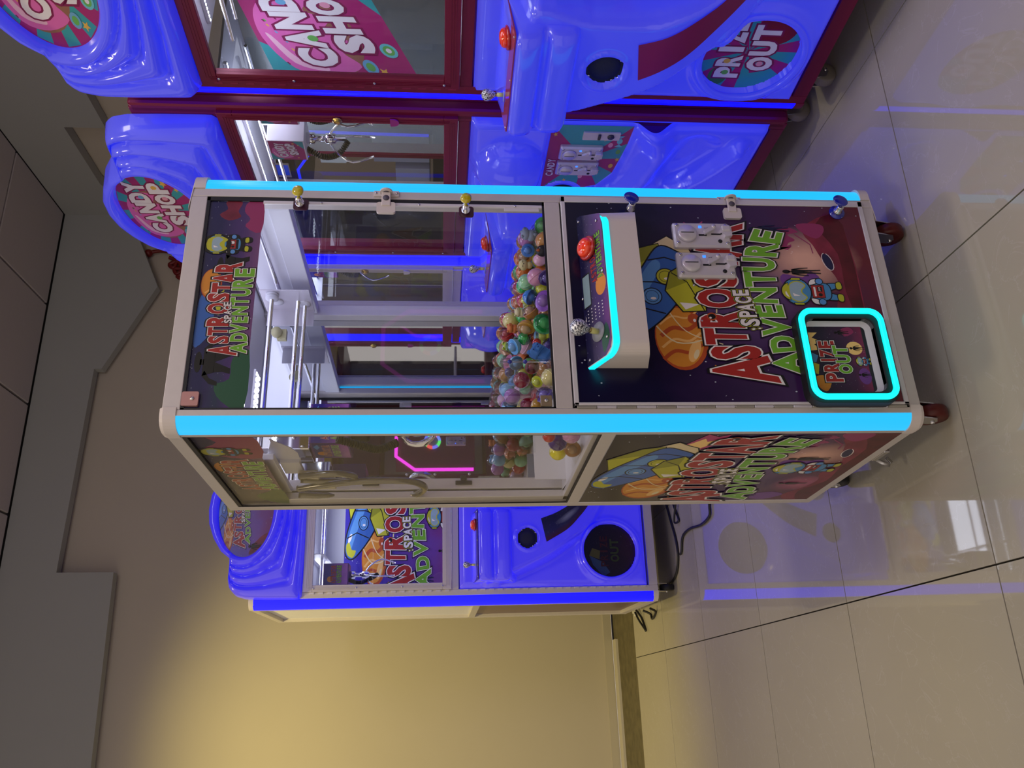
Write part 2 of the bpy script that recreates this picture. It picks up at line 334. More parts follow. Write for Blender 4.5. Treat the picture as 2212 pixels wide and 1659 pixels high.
def astronaut(a, x, y, s=1):
    q = lambda pts: [(x+p[0]*s, y+p[1]*s) for p in pts]
    for sg in (-1, 1):
        a.out(q(sm2([(sg*.015, -.11), (sg*.045, -.115), (sg*.052, -.165), (sg*.030, -.170), (sg*.012, -.14)][::sg], 4)), SKIN, K, .006*s)
        a.out(q(sm2([(sg*.018, -.168), (sg*.055, -.168), (sg*.060, -.186), (sg*.022, -.188)][::sg], 3)), LM_, K, .005*s)
    a.out(q(sm2([(-.045, -.055), (.045, -.055), (.05, -.125), (0, -.14), (-.05, -.125)], 4)), SKIN, K, .006*s)
    a.out(q([(-.038, -.062), (.040, -.062), (.040, -.112), (-.038, -.112)]), RD, K, .005*s)
    a.poly(q([(-.03, -.070), (.03, -.070), (.03, -.078), (-.03, -.078)]), WH); a.poly(q([(.0, -.085), (.032, -.085), (.032, -.105), (.0, -.105)]), K)
    a.line(q([(.004, -.098), (.011, -.090), (.017, -.098), (.024, -.090), (.028, -.096)]), WH, .002*s); a.poly(q(ell(-.02, -.095, .010, .009, 12)), K)
    for sg in (-1, 1):
        a.out(q(sm2([(sg*.045, -.055), (sg*.075, -.065), (sg*.080, -.095), (sg*.055, -.085)][::sg], 4)), WH, K, .005*s); a.out(q(ell(sg*.066, -.098, .018, .014, 12)), RB2, K, .005*s)
    a.out(q(ell(0, 0, .082, .056)), SKIN, K, .007*s)
    a.out(q(arc(0, .012, .060, 25, 155, 12, .050)), LM_, K, .006*s); a.poly(q(arc(-.012, .020, .03, 60, 150, 8, .030)), WH)
    a.out(q(sm2([(-.062, -.006), (-.045, .024), (0, .030), (.045, .024), (.062, -.006), (.040, -.034), (.012, -.018), (-.012, -.018), (-.040, -.034)], 4)), VS, LM_, .007*s)
    a.poly(q([(-.03, .016), (-.01, .020), (-.028, -.010)]), WH)
    a.out(q([(-.085, .015), (-.074, .020), (-.074, -.02), (-.085, -.02)]), LM_, K, .004*s); a.out(q([(.074, .020), (.085, .015), (.085, -.02), (.074, -.02)]), LM_, K, .004*s)
def rocket(a):
    a.poly([(.80, .77), (1.0, .68), (.97, .64), (1.01, .60), (.95, .61), (.97, .55), (.88, .62), (.82, .66), (.76, .70)], FL2); a.poly([(.82, .76), (.95, .68), (.91, .665), (.95, .62), (.86, .655), (.80, .69)], FL)
    a.out([(.78, .80), (.83, .84), (.90, .76), (.86, .72), (.83, .68), (.76, .66), (.72, .71)], CR, K, .008)
    a.out([(.535, .955), (.68, .98), (.82, .875), (.85, .80), (.75, .79), (.60, .88)][::-1], LM_, K, .008); a.poly([(.68, .98), (.82, .875), (.85, .80), (.74, .85)][::-1], LM2)
    body = sm2([(.255, .935), (.29, .985), (.40, .985), (.55, .94), (.70, .87), (.83, .80), (.80, .73), (.72, .665), (.58, .70), (.44, .77), (.33, .85)], 5)
    a.out(body, RB, K, .009); a.poly(sm2([(.30, .955), (.42, .965), (.60, .90), (.74, .83), (.70, .80), (.55, .86), (.42, .91)], 4), RB2)
    a.poly(sm2([(.262, .93), (.285, .975), (.35, .985), (.37, .96), (.32, .94), (.31, .905)], 4), LM_); a.poly(ell(.40, .955, .035, .012, 14, -20), WH)
    a.line([(.40, .98), (.44, .90), (.40, .80)], K, .004); a.line([(.60, .92), (.60, .83), (.55, .715)], K, .004); a.line([(.74, .85), (.76, .78), (.71, .68)], K, .004)
    for (x, y, m) in ((.509, .847, RB2), (.635, .784, LM_)):
        a.out(ell(x, y, .048, .036), m, K, .006); a.out(ell(x, y, .034, .025), m, K, .003); a.poly(ell(x-.014, y-.004, .008, .012, 10), WH)
    a.out([(.415, .73), (.545, .79), (.66, .765), (.72, .70), (.62, .635), (.42, .64)][::-1], LM_, K, .008); a.poly([(.545, .79), (.66, .765), (.72, .70), (.60, .70)][::-1], LM2)
    a.poly([(.425, .72), (.47, .74), (.46, .66)], WH); a.line([(.42, .645), (.60, .70), (.66, .76)], K, .003)
def planet(a, x=.254, y=.75):
    a.poly(ell(x, y, .195, .105), OR2); a.poly(ell(x+.004, y+.006, .180, .094), OR)
    for (dx, w_) in ((-.09, .03), (-.02, .02), (.05, .035), (.12, .015)):
        a.line(sm2([(x+dx-.04, y+.080), (x+dx+.01, y+.03), (x+dx+.0, y-.03), (x+dx+.05, y-.078)], 5, False), OR3 if w_ < .03 else OR2, w_*.35)
    a.poly(ell(x-.08, y-.045, .07, .022, 16, -15), OR3); a.poly(ell(x-.10, y-.05, .03, .010, 12, -15), CR)
    a.line(sm2([(x+.22, y-.16), (x+.02, y-.12), (x-.03, y+.02), (x+.12, y+.12)], 6, False), CR, .004); a.line(sm2([(x-.04, y-.16), (x+.04, y-.02), (x+.22, y+.06)], 6, False), CR, .003)
    a.poly(ell(x+.115, y-.055, .032, .022), OR2); a.poly(ell(x+.105, y-.060, .010, .006, 10), WH)
    for k in range(7): a.poly(ell(x-.17+.05*k, y-.118+.012*math.sin(k*3), .006+.004*(k % 3), .004+.003*(k % 3), 8), OR, False)
def landscape(a):
    a.poly(sm2([(-0.0, .0), (0, .10), (.10, .14), (.22, .09), (.35, .07), (.45, .10), (.60, .07), (.75, .12), (.86, .15), (.93, .18), (1, .16), (1, .0)], 3), MG)
    a.poly(sm2([(0, 0), (0, .05), (.16, .09), (.33, .03), (.55, .05), (.8, .05), (1, .12), (1, 0)], 3), MG2)
    a.poly(sm2([(.84, .27), (.87, .34), (.90, .31), (.925, .37), (.955, .35), (.96, .29), (.98, .25), (.945, .20), (.925, .25), (.89, .22), (.87, .25)], 3), PK)
    a.poly(sm2([(.80, .34), (.84, .30), (.82, .26), (.86, .24)], 2), PK); a.poly(sm2([(.90, .13), (.95, .19), (1, .20), (1, .10), (.95, .09)], 3), PK)
    a.poly(ell(.745, .10, .055, .017, 16, 10), NAVY); a.line(ell(.745, .10, .058, .020, 16, 10), WH, .002)
    a.poly(sm2([(.56, .25), (.60, .31), (.66, .30), (.64, .22), (.68, .18), (.62, .15)], 3), PURP); a.poly(sm2([(.02, .20), (.05, .28), (.12, .27), (.15, .20), (.10, .14)], 3), PURP)
    a.line([(.93, .22), (.86, .16), (.80, .155)], PK, .003)
def full_art(o, ex, ey, en, w_, h_, s, parent, sheet=None, label=None, simple=False):
    a = Art(o, ex, ey, en, w_, h_); a.sheet(sheet or GAL)
    fit = lambda x, y: (min(1, max(0, .5+(x-.5)*s)), min(1, max(0, .33+(y-.33)*s)))
    a.xf = fit
    landscape(a); planet(a); rocket(a); alien(a, .675, .14, .30); alien(a, .10, .26, .46, NAVY); alien(a, .96, .24, .41, NAVY)
    if s == 1: alien(a, .30, .10, .22)
    astronaut(a, .545, .255)
    k = s/.8
    a.xf = lambda x, y: fit(.5+(x-.5)/.8, .33+(y-.33)/.8)
    title(a); return a.build(parent, label=label)
# ================================================================== ROOM
def rbox(mb, x0, x1, y0, y1, z0, z1, mi=0):
    R = Matrix.Rotation(TY, 4, 'Z'); return mb.box(x0, x1, y0, y1, z0, z1, mi, R=R)
def tile_mat():
    m = M('polished_tile', (.44, .41, .33), .028, noise=.09, nscale=2.2, stretch=(1, .45, 1)); nt = m.node_tree; b = nt.nodes['Principled BSDF']
    b.inputs['Specular IOR Level'].default_value = .5
    geo = nt.nodes.new('ShaderNodeTexCoord'); n = nt.nodes.new('ShaderNodeTexNoise'); n.inputs['Scale'].default_value = 5; n.inputs['Detail'].default_value = 9; n.inputs['Distortion'].default_value = 1.6
    nt.links.new(geo.outputs['Object'], n.inputs['Vector'])
    r = nt.nodes.new('ShaderNodeMapRange'); r.inputs[1].default_value = .485; r.inputs[2].default_value = .5; r2 = nt.nodes.new('ShaderNodeMath'); r2.operation = 'SUBTRACT'; r2.inputs[1].default_value = .5
    ab = nt.nodes.new('ShaderNodeMath'); ab.operation = 'ABSOLUTE'; nt.links.new(n.outputs[0], r2.inputs[0]); nt.links.new(r2.outputs[0], ab.inputs[0])
    lt = nt.nodes.new('ShaderNodeMapRange'); lt.inputs[1].default_value = 0; lt.inputs[2].default_value = .008; lt.inputs[3].default_value = .35; lt.inputs[4].default_value = 0
    nt.links.new(ab.outputs[0], lt.inputs[0]); mx = nt.nodes.new('ShaderNodeMix'); mx.data_type = 'RGBA'; mx.inputs[7].default_value = (.55, .52, .48, 1)
    src = b.inputs['Base Color'].links[0].from_socket; nt.links.new(src, mx.inputs[6]); nt.links.new(lt.outputs[0], mx.inputs[0]); nt.links.new(mx.outputs[2], b.inputs['Base Color'])
    return m
TILE = tile_mat(); GROUT = M('dark_joint', (.02, .016, .018), .8); CONC = M('stained_concrete', (.13, .11, .06), .8, noise=.55, nscale=14)
WALLM = M('beige_wall', (.50, .45, .37), .7, noise=.03, nscale=3); BOARD = M('grey_green_board', (.36, .37, .355), .7, noise=.02, nscale=4)
CEILM = M('ceiling_tile', (.50, .46, .46), .9, noise=.04, nscale=50); CEILG = M('ceiling_joint', (.10, .10, .10), .7)
floor = MB(); rbox(floor, -6, 6, -6, 4.9, -.08, -.012); floor = floor.build('floor', GROUT, kind='structure')
xs = [-.35+.7935*i for i in range(-6, 8)]; ys = [4.05-.804*i for i in range(0, 12)]
tm = {}
for i in range(len(xs)-1):
    for j in range(len(ys)-1):
        x0, x1, y1, y0 = xs[i], xs[i+1], ys[j], ys[j+1]
        if x0 < -3.4 or x1 > 4.6 or y0 < -4.2: continue
        g = .0022 if abs(x0+.35) > .01 else .003
        if 'a' not in tm: b = MB(); b.box(-.3967+.0022, .3967-.0022, -.402+.0022, .402-.0022, -.012, 0); tm['a'] = b.build('floor_tile', TILE, floor); o = tm['a']
        else: o = tm['a'].copy(); COL.objects.link(o)
        o.parent = floor; o.location = RM((x0+x1)/2, (y0+y1)/2, 0); o.rotation_euler = (0, 0, TY)
s_ = MB(); rbox(s_, -3.4, 3.6, 4.055, 4.8, -.03, -.006); s_.build('concrete_strip', CONC, floor)
w_ = MB(); rbox(w_, -4, 3.7, 4.8, 4.95, .012, 4.7); wb = w_.build('wall_back', WALLM, kind='structure')
w_ = MB(); rbox(w_, 3.6, 3.75, -3, 4.8, -.03, 4.7); w_.build('wall_right', WALLM, kind='structure')
w_ = MB(); rbox(w_, -3.4, .9, 4.788, 4.8, .012, .075); w_.build('baseboard_back', M('skirting_paint', (.44, .40, .33), .6), kind='structure')
w_ = MB(); rbox(w_, -3.4, -.18, 4.66, 4.775, -.006, .012); w_.build('trim_1', M('pale_edge_strip', (.52, .48, .42), .5), kind='structure')
# soffit boards
sb = MB(); pts = [(-3, 4.6), (3.6, 4.6), (3.6, 4.09), (3.293, 3.958), (2.806, 3.738), (2.047, 4.095), (2.047, 4.153), (.406, 4.195), (.40, 3.782), (-3, 3.72)]
sb.prism(pts[::-1], EY*4.68, EX, (0, 0, 1), EY, 0, .08); sb.build('trim_2', BOARD, kind='structure', label='stepped grey-green board along the top of the back wall')
sb = MB(); pts = [(4.68, 4.6), (-2.5, 4.6), (-2.5, 3.80), (3.475, 3.83), (3.475, 4.13), (4.2, 4.135), (4.68, 4.02)]
sb.prism(pts, EX*3.5, EY, (0, 0, 1), EX, 0, .09); sb.build('trim_3', BOARD, kind='structure', label='stepped grey-green board along the top of the right wall')
c_ = MB(); rbox(c_, -4, 3.7, -3, 4.9, 4.625, 4.7); ceil = c_.build('ceiling', CEILG, kind='structure')
first = None
cx = [3.5-.885*i for i in range(9)]; cy = [4.66-.885*i for i in range(9)]
for i in range(8):
    for j in range(8):
        if first is None: b = MB(); b.box(-.434, .434, -.434, .434, 0, .03, bev=.006, seg=1); first = b.build('ceiling_panel', CEILM, ceil); o = first
        else: o = first.copy(); COL.objects.link(o); o.parent = ceil
        o.location = RM((cx[i]+cx[i+1])/2, (cy[j]+cy[j+1])/2, 4.60); o.rotation_euler = (0, 0, TY)
# red lettering on the back wall
rl = MB()
pl = [(3.177, 4.76, 3.877), (3.196, 4.76, 3.785), (3.188, 4.76, 3.70)]
rl.tube([RM(*p) for p in smooth_pts(pl, 4)], .016, 8); rl.ball(RM(3.172, 4.76, 3.88), .035)
pl = [(3.13, 4.76, 3.70), (3.10, 4.76, 3.64), (3.03, 4.76, 3.65), (3.06, 4.76, 3.69), (3.09, 4.76, 3.62), (3.01, 4.76, 3.58), (2.97, 4.76, 3.62), (3.02, 4.76, 3.64), (3.0, 4.76, 3.54), (2.93, 4.76, 3.57), (2.95, 4.76, 3.61), (2.97, 4.76, 3.50), (2.88, 4.76, 3.50), (2.86, 4.76, 3.56)]
rl.tube([RM(*p) for p in smooth_pts(pl, 5)], .018, 8)
tag(rl.build('wall_lettering', M('dark_red_letters', (.16, .008, .008), .4)), 'dark red cursive lettering high on the wall behind the pink toppers', 'sign')
# ================================================================== shared fittings
SCR = {}
def screws(pts, n, r=.004, parent=None, mat=STEEL, name='screw'):
    key = (tuple(round(c, 3) for c in n), r, mat.name)
    for p in pts:
        if key not in SCR: mb = MB(); mb.lathe([(r, 0), (r*.9, r*.35), (r*.45, r*.55)], (0, 0, 0), n, 10); o = mb.build(name, mat, parent); SCR[key] = o.data
        else: o = bpy.data.objects.new(name, SCR[key]); COL.objects.link(o); o.parent = parent
        o.location = p
def castor(parent, x, y, ztop, wheelmat, r=.042):
    mb = MB(); mb.box(x-.035, x+.035, y-.035, y+.035, ztop-.006, ztop, bev=.002); mb.cyl((x, y, ztop-.022), (0, 0, 1), .024, .016)
    for sx in (-1, 1): mb.prism([(-.022, ztop-.02), (.022, ztop-.02), (.03, .045), (.012, .032), (-.01, .045)], (x+sx*.021, y, 0), (0, 1, 0), (0, 0, 1), (1, 0, 0), -.0015, .0015)
    mb.cyl((x-.026, y+.018, r), (1, 0, 0), .006, .052, 8)
    f = mb.build('castor_fork', STEEL, parent)
    wmb = MB(); wmb.lathe([(r*.45, -.016), (r*.93, -.016), (r, -.011), (r, .011), (r*.93, .016), (r*.45, .016)], (x, y+.018, r), (1, 0, 0), 22)
    wmb.build('wheel', wheelmat, f)
def coin_acceptor(parent, T, name='coin_acceptor'):
    """T maps local (x right, z up, d outward) to the parent's space"""
    def B(mb, x0, x1, z0, z1, d0, d1, mi=0, bev=0):
        t = MB(); t.box(x0, x1, -d1, -d0, z0, z1, mi, bev); mb.add([T @ Vector(v) for v in t.v], t.f, mi); return mb
    def add(mb, t, mi=0, sm=True): mb.add([T @ Vector(v) for v in t.v], t.f, mi, sm); return mb
    p = MB(); pl = rrect(-.039, .039, -.079, .079, .006, 3); inn = rrect(-.034, .034, -.074, .074, .004, 3); n = len(pl)
    vs = [(a, 0, b) for a, b in pl]+[(a, -.010, b) for a, b in pl]+[(a, -.016, b) for a, b in inn]
    p.add([T @ Vector(v) for v in vs], [(i, (i+1) % n, n+(i+1) % n, n+i) for i in range(n)]+[(n+i, n+(i+1) % n, 2*n+(i+1) % n, 2*n+i) for i in range(n)]+[tuple(range(2*n, 3*n))])
    body = p.build(name, SILVER, parent)
    t = MB(); t.lathe([(.027, 0), (.026, .006), (.023, .009)], (0, -.016, .043), (0, -1, 0), 26); k = MB(); add(k, t); k.build('coin_dial', SILVER, body)
    k = MB(); B(k, -.0012, .0012, .025, .061, .0235, .0255); B(k, -.0055, .0, -.012, .010, .015, .0168); B(k, -.002, .002, -.050, -.025, .0155, .0175)
    t = MB(); t.add([(-.002, -.0176, -.05), (.002, -.0176, -.05), (.014, -.0176, -.068), (.009, -.0176, -.068)], [(0, 1, 2, 3)]); add(k, t, 0, False); t = MB(); t.lathe([(.0058, 0), (.0058, .001)], (-.022, -.016, -.047), (0, -1, 0), 16); add(k, t); k.build('slot_recess', BLACK, body)
    k = MB(); t = MB(); t.prism([(-.004, -.006), (.012, -.034), (.022, -.034), (.022, -.026), (.006, -.002)], (0, -.017, 0), (1, 0, 0), (0, 0, 1), (0, -1, 0), 0, .010); add(k, t, 0, False); t = MB(); t.lathe([(.006, 0), (.006, .011)], (.019, -.017, -.031), (0, -1, 0), 14); add(k, t); k.build('return_lever', SILVER, body)
    k = MB(); t = MB(); t.prism([(-.012, -.060), (-.010, -.079), (.018, -.079), (.020, -.060), (.012, -.050)], (0, -.015, 0), (1, 0, 0), (0, 0, 1), (0, -1, 0), 0, .012); add(k, t, 0, False); B(k, .004, .022, -.076, -.052, .015, .030, 0, .003); k.build('return_cup', SILVER, body)
    k = MB(); B(k, .020, .026, .000, .008, .0155, .0175); k.build('indicator_light', EM('blue_indicator', (.02, .15, 1), 2.5), body)
    a = MB()
    for q, ch in enumerate('12'):
        vs, fs = glyph(ch, .01)
        a.add([T @ Vector((-.0245+q*.003+v[0]*.004, -.0172, -.0495+v[1]*.006)) for v in vs], fs)
    for q, ch in enumerate('16'):
        vs, fs = glyph(ch, .01); a.add([T @ Vector((.018+v[0]*.008*.9, -.0166, -.012-q*.006+v[1]*.007)) for v in vs], fs)
    a.build('printed_marks', K, body)
    k = MB()
    for sx in (-1, 1):
        for sz in (-1, 1): t = MB(); t.lathe([(.005, 0), (.005, .0015), (.002, .002)], (sx*.028, -.0155, sz*.068), (0, -1, 0), 12); add(k, t)
    build_each(k, 'screw', STEEL, body)
    return body
def joystick(parent, c, up, s=1.0):
    c = Vector(c); up = Vector(up).normalized()
    b = MB(); b.lathe([(.026*s, 0), (.026*s, .002*s), (.010*s, .003*s)], c, up, 26); base = b.build('joystick_washer', M('frosted_acrylic', (.45, .48, .55), .3, alpha=.55), parent)
    b = MB(); b.cyl(c+up*.002, up, .008*s, .022*s, 14); b.build('joystick_sleeve', M('yellow_tinted_acrylic', (.65, .66, .22), .1, coat=1), parent)
    b = MB(); b.lathe([(.0065*s, .022*s), (.0075*s, .026*s), (.0062*s, .028*s), (.0075*s, .031*s)], c, up, 14); b.build('joystick_collar', M('gold_ring', (.5, .38, .15), .2, 1), parent)
    b = MB(); b.lathe([(.008*s, .030*s), (.011*s, .036*s), (.018*s, .046*s), (.0215*s, .056*s), (.0215*s, .064*s), (.018*s, .073*s), (.010*s, .079*s), (.002*s, .081*s)], c, up, 26); b.build('joystick_ball', CRYST, parent)
def push_button(parent, c, up, s=1.0):
    b = MB(); b.lathe([(.036*s, 0), (.036*s, .007*s), (.033*s, .010*s), (.029*s, .010*s)], c, up, 32); base = b.build('push_button', REDP, parent)
    b = MB(); b.lathe([(.029*s, .009*s), (.029*s, .016*s), (.025*s, .023*s), (.016*s, .028*s), (.006*s, .0295*s), (.001, .0295*s)], c, up, 32); b.build('button_dome', REDB, base)
# ================================================================== MAIN MACHINE
W, D, H0, H1 = .734, .736, .12, 2.0
cm = thing('claw_machine', 'small white claw machine with cyan corner light strips and a turquoise neon prize hatch', 'claw machine', (0, 0, 0))
def bar(name, *a, bev=.002, mat=None):
    b = MB(); b.box(*a, bev=bev); return b.build(name, mat or ALU, cm)
bar('corner_post', .030, .047, .0, .060, .13, 1.985); bar('corner_post', .0, .048, .047, .064, .13, 1.985)
bar('corner_post', .657, .682, .0, .055, .12, 2.0); bar('corner_post', .690, .734, .048, .066, .13, 1.985)
bar('corner_post', 0, .042, .698, .736, .12, 2.0); bar('corner_post', .692, .734, .698, .736, .12, 2.0)
for (x0, x1, y0, y1, z0, z1) in ((.047, .657, 0, .036, 1.958, 2.0), (0, .036, .05, .70, 1.966, 2.0), (.698, .734, .05, .70, 1.962, 2.0), (.04, .694, .70, .736, 1.962, 2.0), (.047, .657, 0, .034, 1.018, 1.060), (0, .034, .064, .698, .902, .938), (.70, .734, .064, .698, .902, .938), (.047, .657, 0, .036, .12, .150), (0, .036, .05, .70, .12, .148), (.698, .734, .05, .70, .12, .148), (.04, .694, .70, .736, .12, .150)):
    bar('frame_rail', x0, x1, y0, y1, z0, z1)
for (c, r, a0, a1) in (((.031, .047), (.031, .047), 180, 270), ((.682, .047), (.052, .047), 270, 360)):
    pr = arc(c[0], c[1], r[0], a0, a1, 10, r[1]); b = MB(); n = len(pr)
    poly = [(x, y) for x, y in pr]+[(c[0], c[1])]
    b.prism(poly, (0, 0, 0), (1, 0, 0), (0, 1, 0), (0, 0, 1), .150, 1.968); b.build('light_strip', CYAN, cm, label='glowing cyan corner strip')
for (cx_, cy_) in ((0, 0), (1, 0)):
    for (z0, z1) in ((1.966, 2.004), (.116, .150)):
        p = rrect(-.003, .052, -.003, .062, .004, 3); p = arc(.040, .040, .043, 180, 270, 8)+[(.052, -.003), (.052, .040), (.040, .062), (-.003, .062)]
        if cx_: p = [(W-x, y) for x, y in p][::-1]
        b = MB(); n = len(p); q = [(.026+(x-.026)*.90, .028+(y-.028)*.90) for x, y in p]; top = z1 > 1
        if top: b.add([(x, y, z0) for x, y in p]+[(x, y, z1-.008) for x, y in p]+[(x, y, z1) for x, y in q], [(i, (i+1) % n, n+(i+1) % n, n+i) for i in range(n)]+[(n+i, n+(i+1) % n, 2*n+(i+1) % n, 2*n+i) for i in range(n)]+[tuple(range(2*n, 3*n)), tuple(range(n))[::-1]])
        else: b.add([(x, y, z0) for x, y in q]+[(x, y, z0+.008) for x, y in p]+[(x, y, z1) for x, y in p], [(i, (i+1) % n, n+(i+1) % n, n+i) for i in range(n)]+[(n+i, n+(i+1) % n, 2*n+(i+1) % n, 2*n+i) for i in range(n)]+[tuple(range(2*n, 3*n)), tuple(range(n))[::-1]])
        b.build('corner_cap', CAP, cm)
# upper door
g = MB(); g.box(.047, .657, .006, .012, 1.060, 1.958)
gs = MB()
for a in ((.047, .655, .001, .005, 1.950, 1.958), (.645, .657, .001, .010, 1.06, 1.958), (.047, .657, .001, .005, 1.060, 1.0655), (.0475, .051, .001, .005, 1.06, 1.958)): gs.box(*a)
gs.build('door_gasket', BLACK, cm)
b = MB(); b.box(.052, .644, .006, .010, 1.066, 1.950); door = b.build('glass_door', GLASS, cm)
b = MB(); b.box(.636, .645, -.001, .006, 1.066, 1.812, bev=.001); b.box(.626, .636, .0, .004, 1.075, 1.17, bev=.0005); b.build('door_edge_strip', ALUL, cm)
screws([(.640, -.001, z) for z in (1.66, 1.50, 1.40, 1.14)], (0, -1, 0), .0035, cm)
a = Art((.052, .0055, 1.812), (1, 0, 0), (0, 0, 1), (0, -1, 0), .592, .138); a.sheet(GALH)
a.poly(sm2([(.90, .62), (.93, .80), (.96, .66), (1, .70), (1, .40), (.95, .46), (.92, .40)], 3), MG); a.poly(sm2([(.84, .0), (.87, .30), (.91, .22), (.95, .34), (1, .28), (1, .0)], 3), PK)
a.poly(sm2([(.0, .0), (.03, .40), (.10, .55), (.13, .30), (.22, .28), (.26, .0)], 3), inkm('dark_green', (.02, .09, .05)))
a.poly(sm2([(.27, .95), (.35, .70), (.46, .72), (.52, .95), (.42, 1), (.33, 1)], 3), RB); a.poly([(.42, .60), (.50, .75), (.55, .55)], LM_)
a.poly(ell(.575, .80, .075, .19), OR2); a.poly(ell(.578, .81, .068, .17), OR); a.line([(.53, .9), (.56, .75), (.60, .70)], OR3, .003)
alien(a, .205, .30, .93); alien(a, .665, .16, .74)
def hq(ch, x0, x1, z0, z1, sl=.0): return (ch, (x0+sl, z1), (x0, z0), (x1, z0), (x1+sl, z1))
T1 = [hq('A', .235, .285, .22, .72), hq('S', .290, .325, .36, .74), hq('T', .328, .366, .42, .76), hq('R', .372, .424, .40, .80), hq('O', .430, .482, .44, .82), hq('S', .488, .530, .42, .84), hq('T', .534, .580, .34, .78), hq('A', .578, .630, .30, .78), hq('R', .634, .684, .28, .76)]
T2 = [hq('A', .245, .295, .05, .34), hq('D', .300, .340, .06, .36), hq('V', .340, .382, .08, .38), hq('E', .388, .416, .08, .38), hq('N', .424, .466, .10, .40), hq('T', .472, .508, .10, .42), hq('U', .516, .554, .08, .42), hq('R', .560, .604, .06, .42), hq('E', .612, .652, .04, .40)]
a.letters(T1, [(K, .12), (WH, .072), (RD, .042)]); a.letters(T2, [(K, .12), (WH, .072), (GN, .042)])
a.letters([hq('S', .385, .404, .36, .50), hq('P', .406, .424, .37, .51), hq('A', .426, .446, .38, .52), hq('C', .448, .466, .39, .53), hq('E', .468, .486, .40, .54)], [(K, .09), (WH, .03)])
a.xf = lambda x, y: (.775+(x-.5)*.58, .60+(y-.5)*3.1); astronaut(a, .5, .56, 1.0)
a.build(cm, 'header_print', label='printed space header inside the top of the glass door')
# side glass and header
gs = MB()
for q in ((.001, .005, .064, .698, 1.955, 1.966), (.001, .005, .064, .698, .938, .943), (.001, .004, .064, .068, .94, 1.966), (.001, .004, .694, .698, .94, 1.966)): gs.box(*q)
gs.build('window_gasket', BLACK, cm)
b = MB(); b.box(.005, .009, .066, .696, .94, 1.964); b.build('side_window', SMOKE, cm)
b = MB(); b.box(.725, .729, .066, .696, .94, 1.962); b.build('side_window', GLASS, cm)
a = Art((.0105, .696, 1.812), (0, -1, 0), (0, 0, 1), (-1, 0, 0), .63, .15); a.sheet(GALH)
a.poly(sm2([(.70, .0), (.74, .8), (.82, .9), (.9, .6), (1, .8), (1, 0)], 3), PK); a.poly(sm2([(.0, .0), (.05, .40), (.14, .55), (.2, .30), (.26, .0)], 3), inkm('dark_green', (.02, .09, .05)))
a.poly(ell(.575, .75, .075, .19), OR); a.letters(T1, [(K, .12), (WH, .072), (RD, .042)]); a.letters(T2, [(K, .12), (WH, .072), (GN, .042)])
a.xf = lambda x, y: (.785+(x-.5)*.58, .58+(y-.5)*3.1); astronaut(a, .5, .56, 1.0)
a.build(cm, 'header_print', label='printed space header inside the top of the side window')
a = Art((.724, .066, 1.812), (0, 1, 0), (0, 0, 1), (1, 0, 0), .63, .15); a.sheet(GALH); a.build(cm, 'header_print')
# lower side panels
full_art((-.0005, .690, .148), (0, -1, 0), (0, 0, 1), (-1, 0, 0), .626, .754, 1.0, cm, label='printed space scene with rocket on the side')
b = MB(); b.box(0, .006, .064, .698, .148, .902); b.box(.728, .734, .064, .698, .148, .902); b.box(.04, .694, .73, .736, .15, .90); build_each(b, 'side_board', WHITE, cm)
# lower door
b = MB()
for q in ((.052, .672, -.007, .008, 1.003, 1.0145), (.052, .672, -.007, .008, .153, .166), (.052, .0595, -.007, .008, .153, 1.0145), (.654, .672, -.007, .008, .153, 1.0145)): b.box(*q, bev=.0012, seg=1)
dl = b.build('lower_door_frame', ALUL, cm)
b = MB(); b.box(.048, .657, .008, .014, .15, 1.018); b.build('door_gap', BLACK, cm)
full_art((.0595, -.0045, .166), (1, 0, 0), (0, 0, 1), (0, -1, 0), .5945, .837, .8, cm, label='printed space scene with rocket and title on the lower door')
b = MB(); hz = MB()
for k in range(17):
    z0 = .16+k*.050; (b if k % 2 else hz).box(.0452, .0508, -.006, .000, z0, z0+.0485, bev=.0008, seg=1)
build_each(b, 'hinge_knuckle', SILVER, cm); build_each(hz, 'hinge_knuckle', M('hinge_leaf', (.42, .40, .36), .4, .6), cm)
# acrylic label holder on the door
b = MB(); b.tube([(.400, -.006, .50), (.400, -.006, .655), (.405, -.006, .66), (.285+.105, -.006, .66)], .0008, 4)
b.tube([(.405, -.006, .50), (.402, -.006, .672), (.395, -.006, .68), (.285, -.006, .672), (.28, -.006, .66), (.282, -.006, .50)], .0008, 5); b.build('sign_holder', CLEAR, cm)
screws([(.395, -.0055, .672), (.288, -.0055, .664)], (0, -1, 0), .004, cm)
# control shelf
cs = MB(); P8 = [(.153, 0, .820), (.622, 0, .812), (.556, -.105, .838), (.153, -.105, .838), (.153, 0, .976), (.600, 0, .970), (.556, -.105, .924), (.153, -.105, .928)]
bm = bmesh.new(); vv = [bm.verts.new(p) for p in P8]
for f in ((3, 2, 1, 0), (4, 5, 6, 7), (0, 1, 5, 4), (1, 2, 6, 5), (2, 3, 7, 6), (3, 0, 4, 7)): bm.faces.new([vv[i] for i in f])
bm.edges.ensure_lookup_table(); ed = [e for e in bm.edges if {e.verts[0], e.verts[1]} in ({vv[2], vv[6]}, {vv[3], vv[7]})]
bmesh.ops.bevel(bm, geom=ed, offset=.030, segments=6, profile=.5, affect='EDGES'); bmesh.ops.recalc_face_normals(bm, faces=bm.faces[:])
bm.verts.index_update(); cs.add([v.co.copy() for v in bm.verts], [[v.index for v in f.verts] for f in bm.faces], 0, False); bm.free()
shelf = cs.build('control_shelf', CAP, cm)
def topz(x, y): return .973+(y/.105)*.047
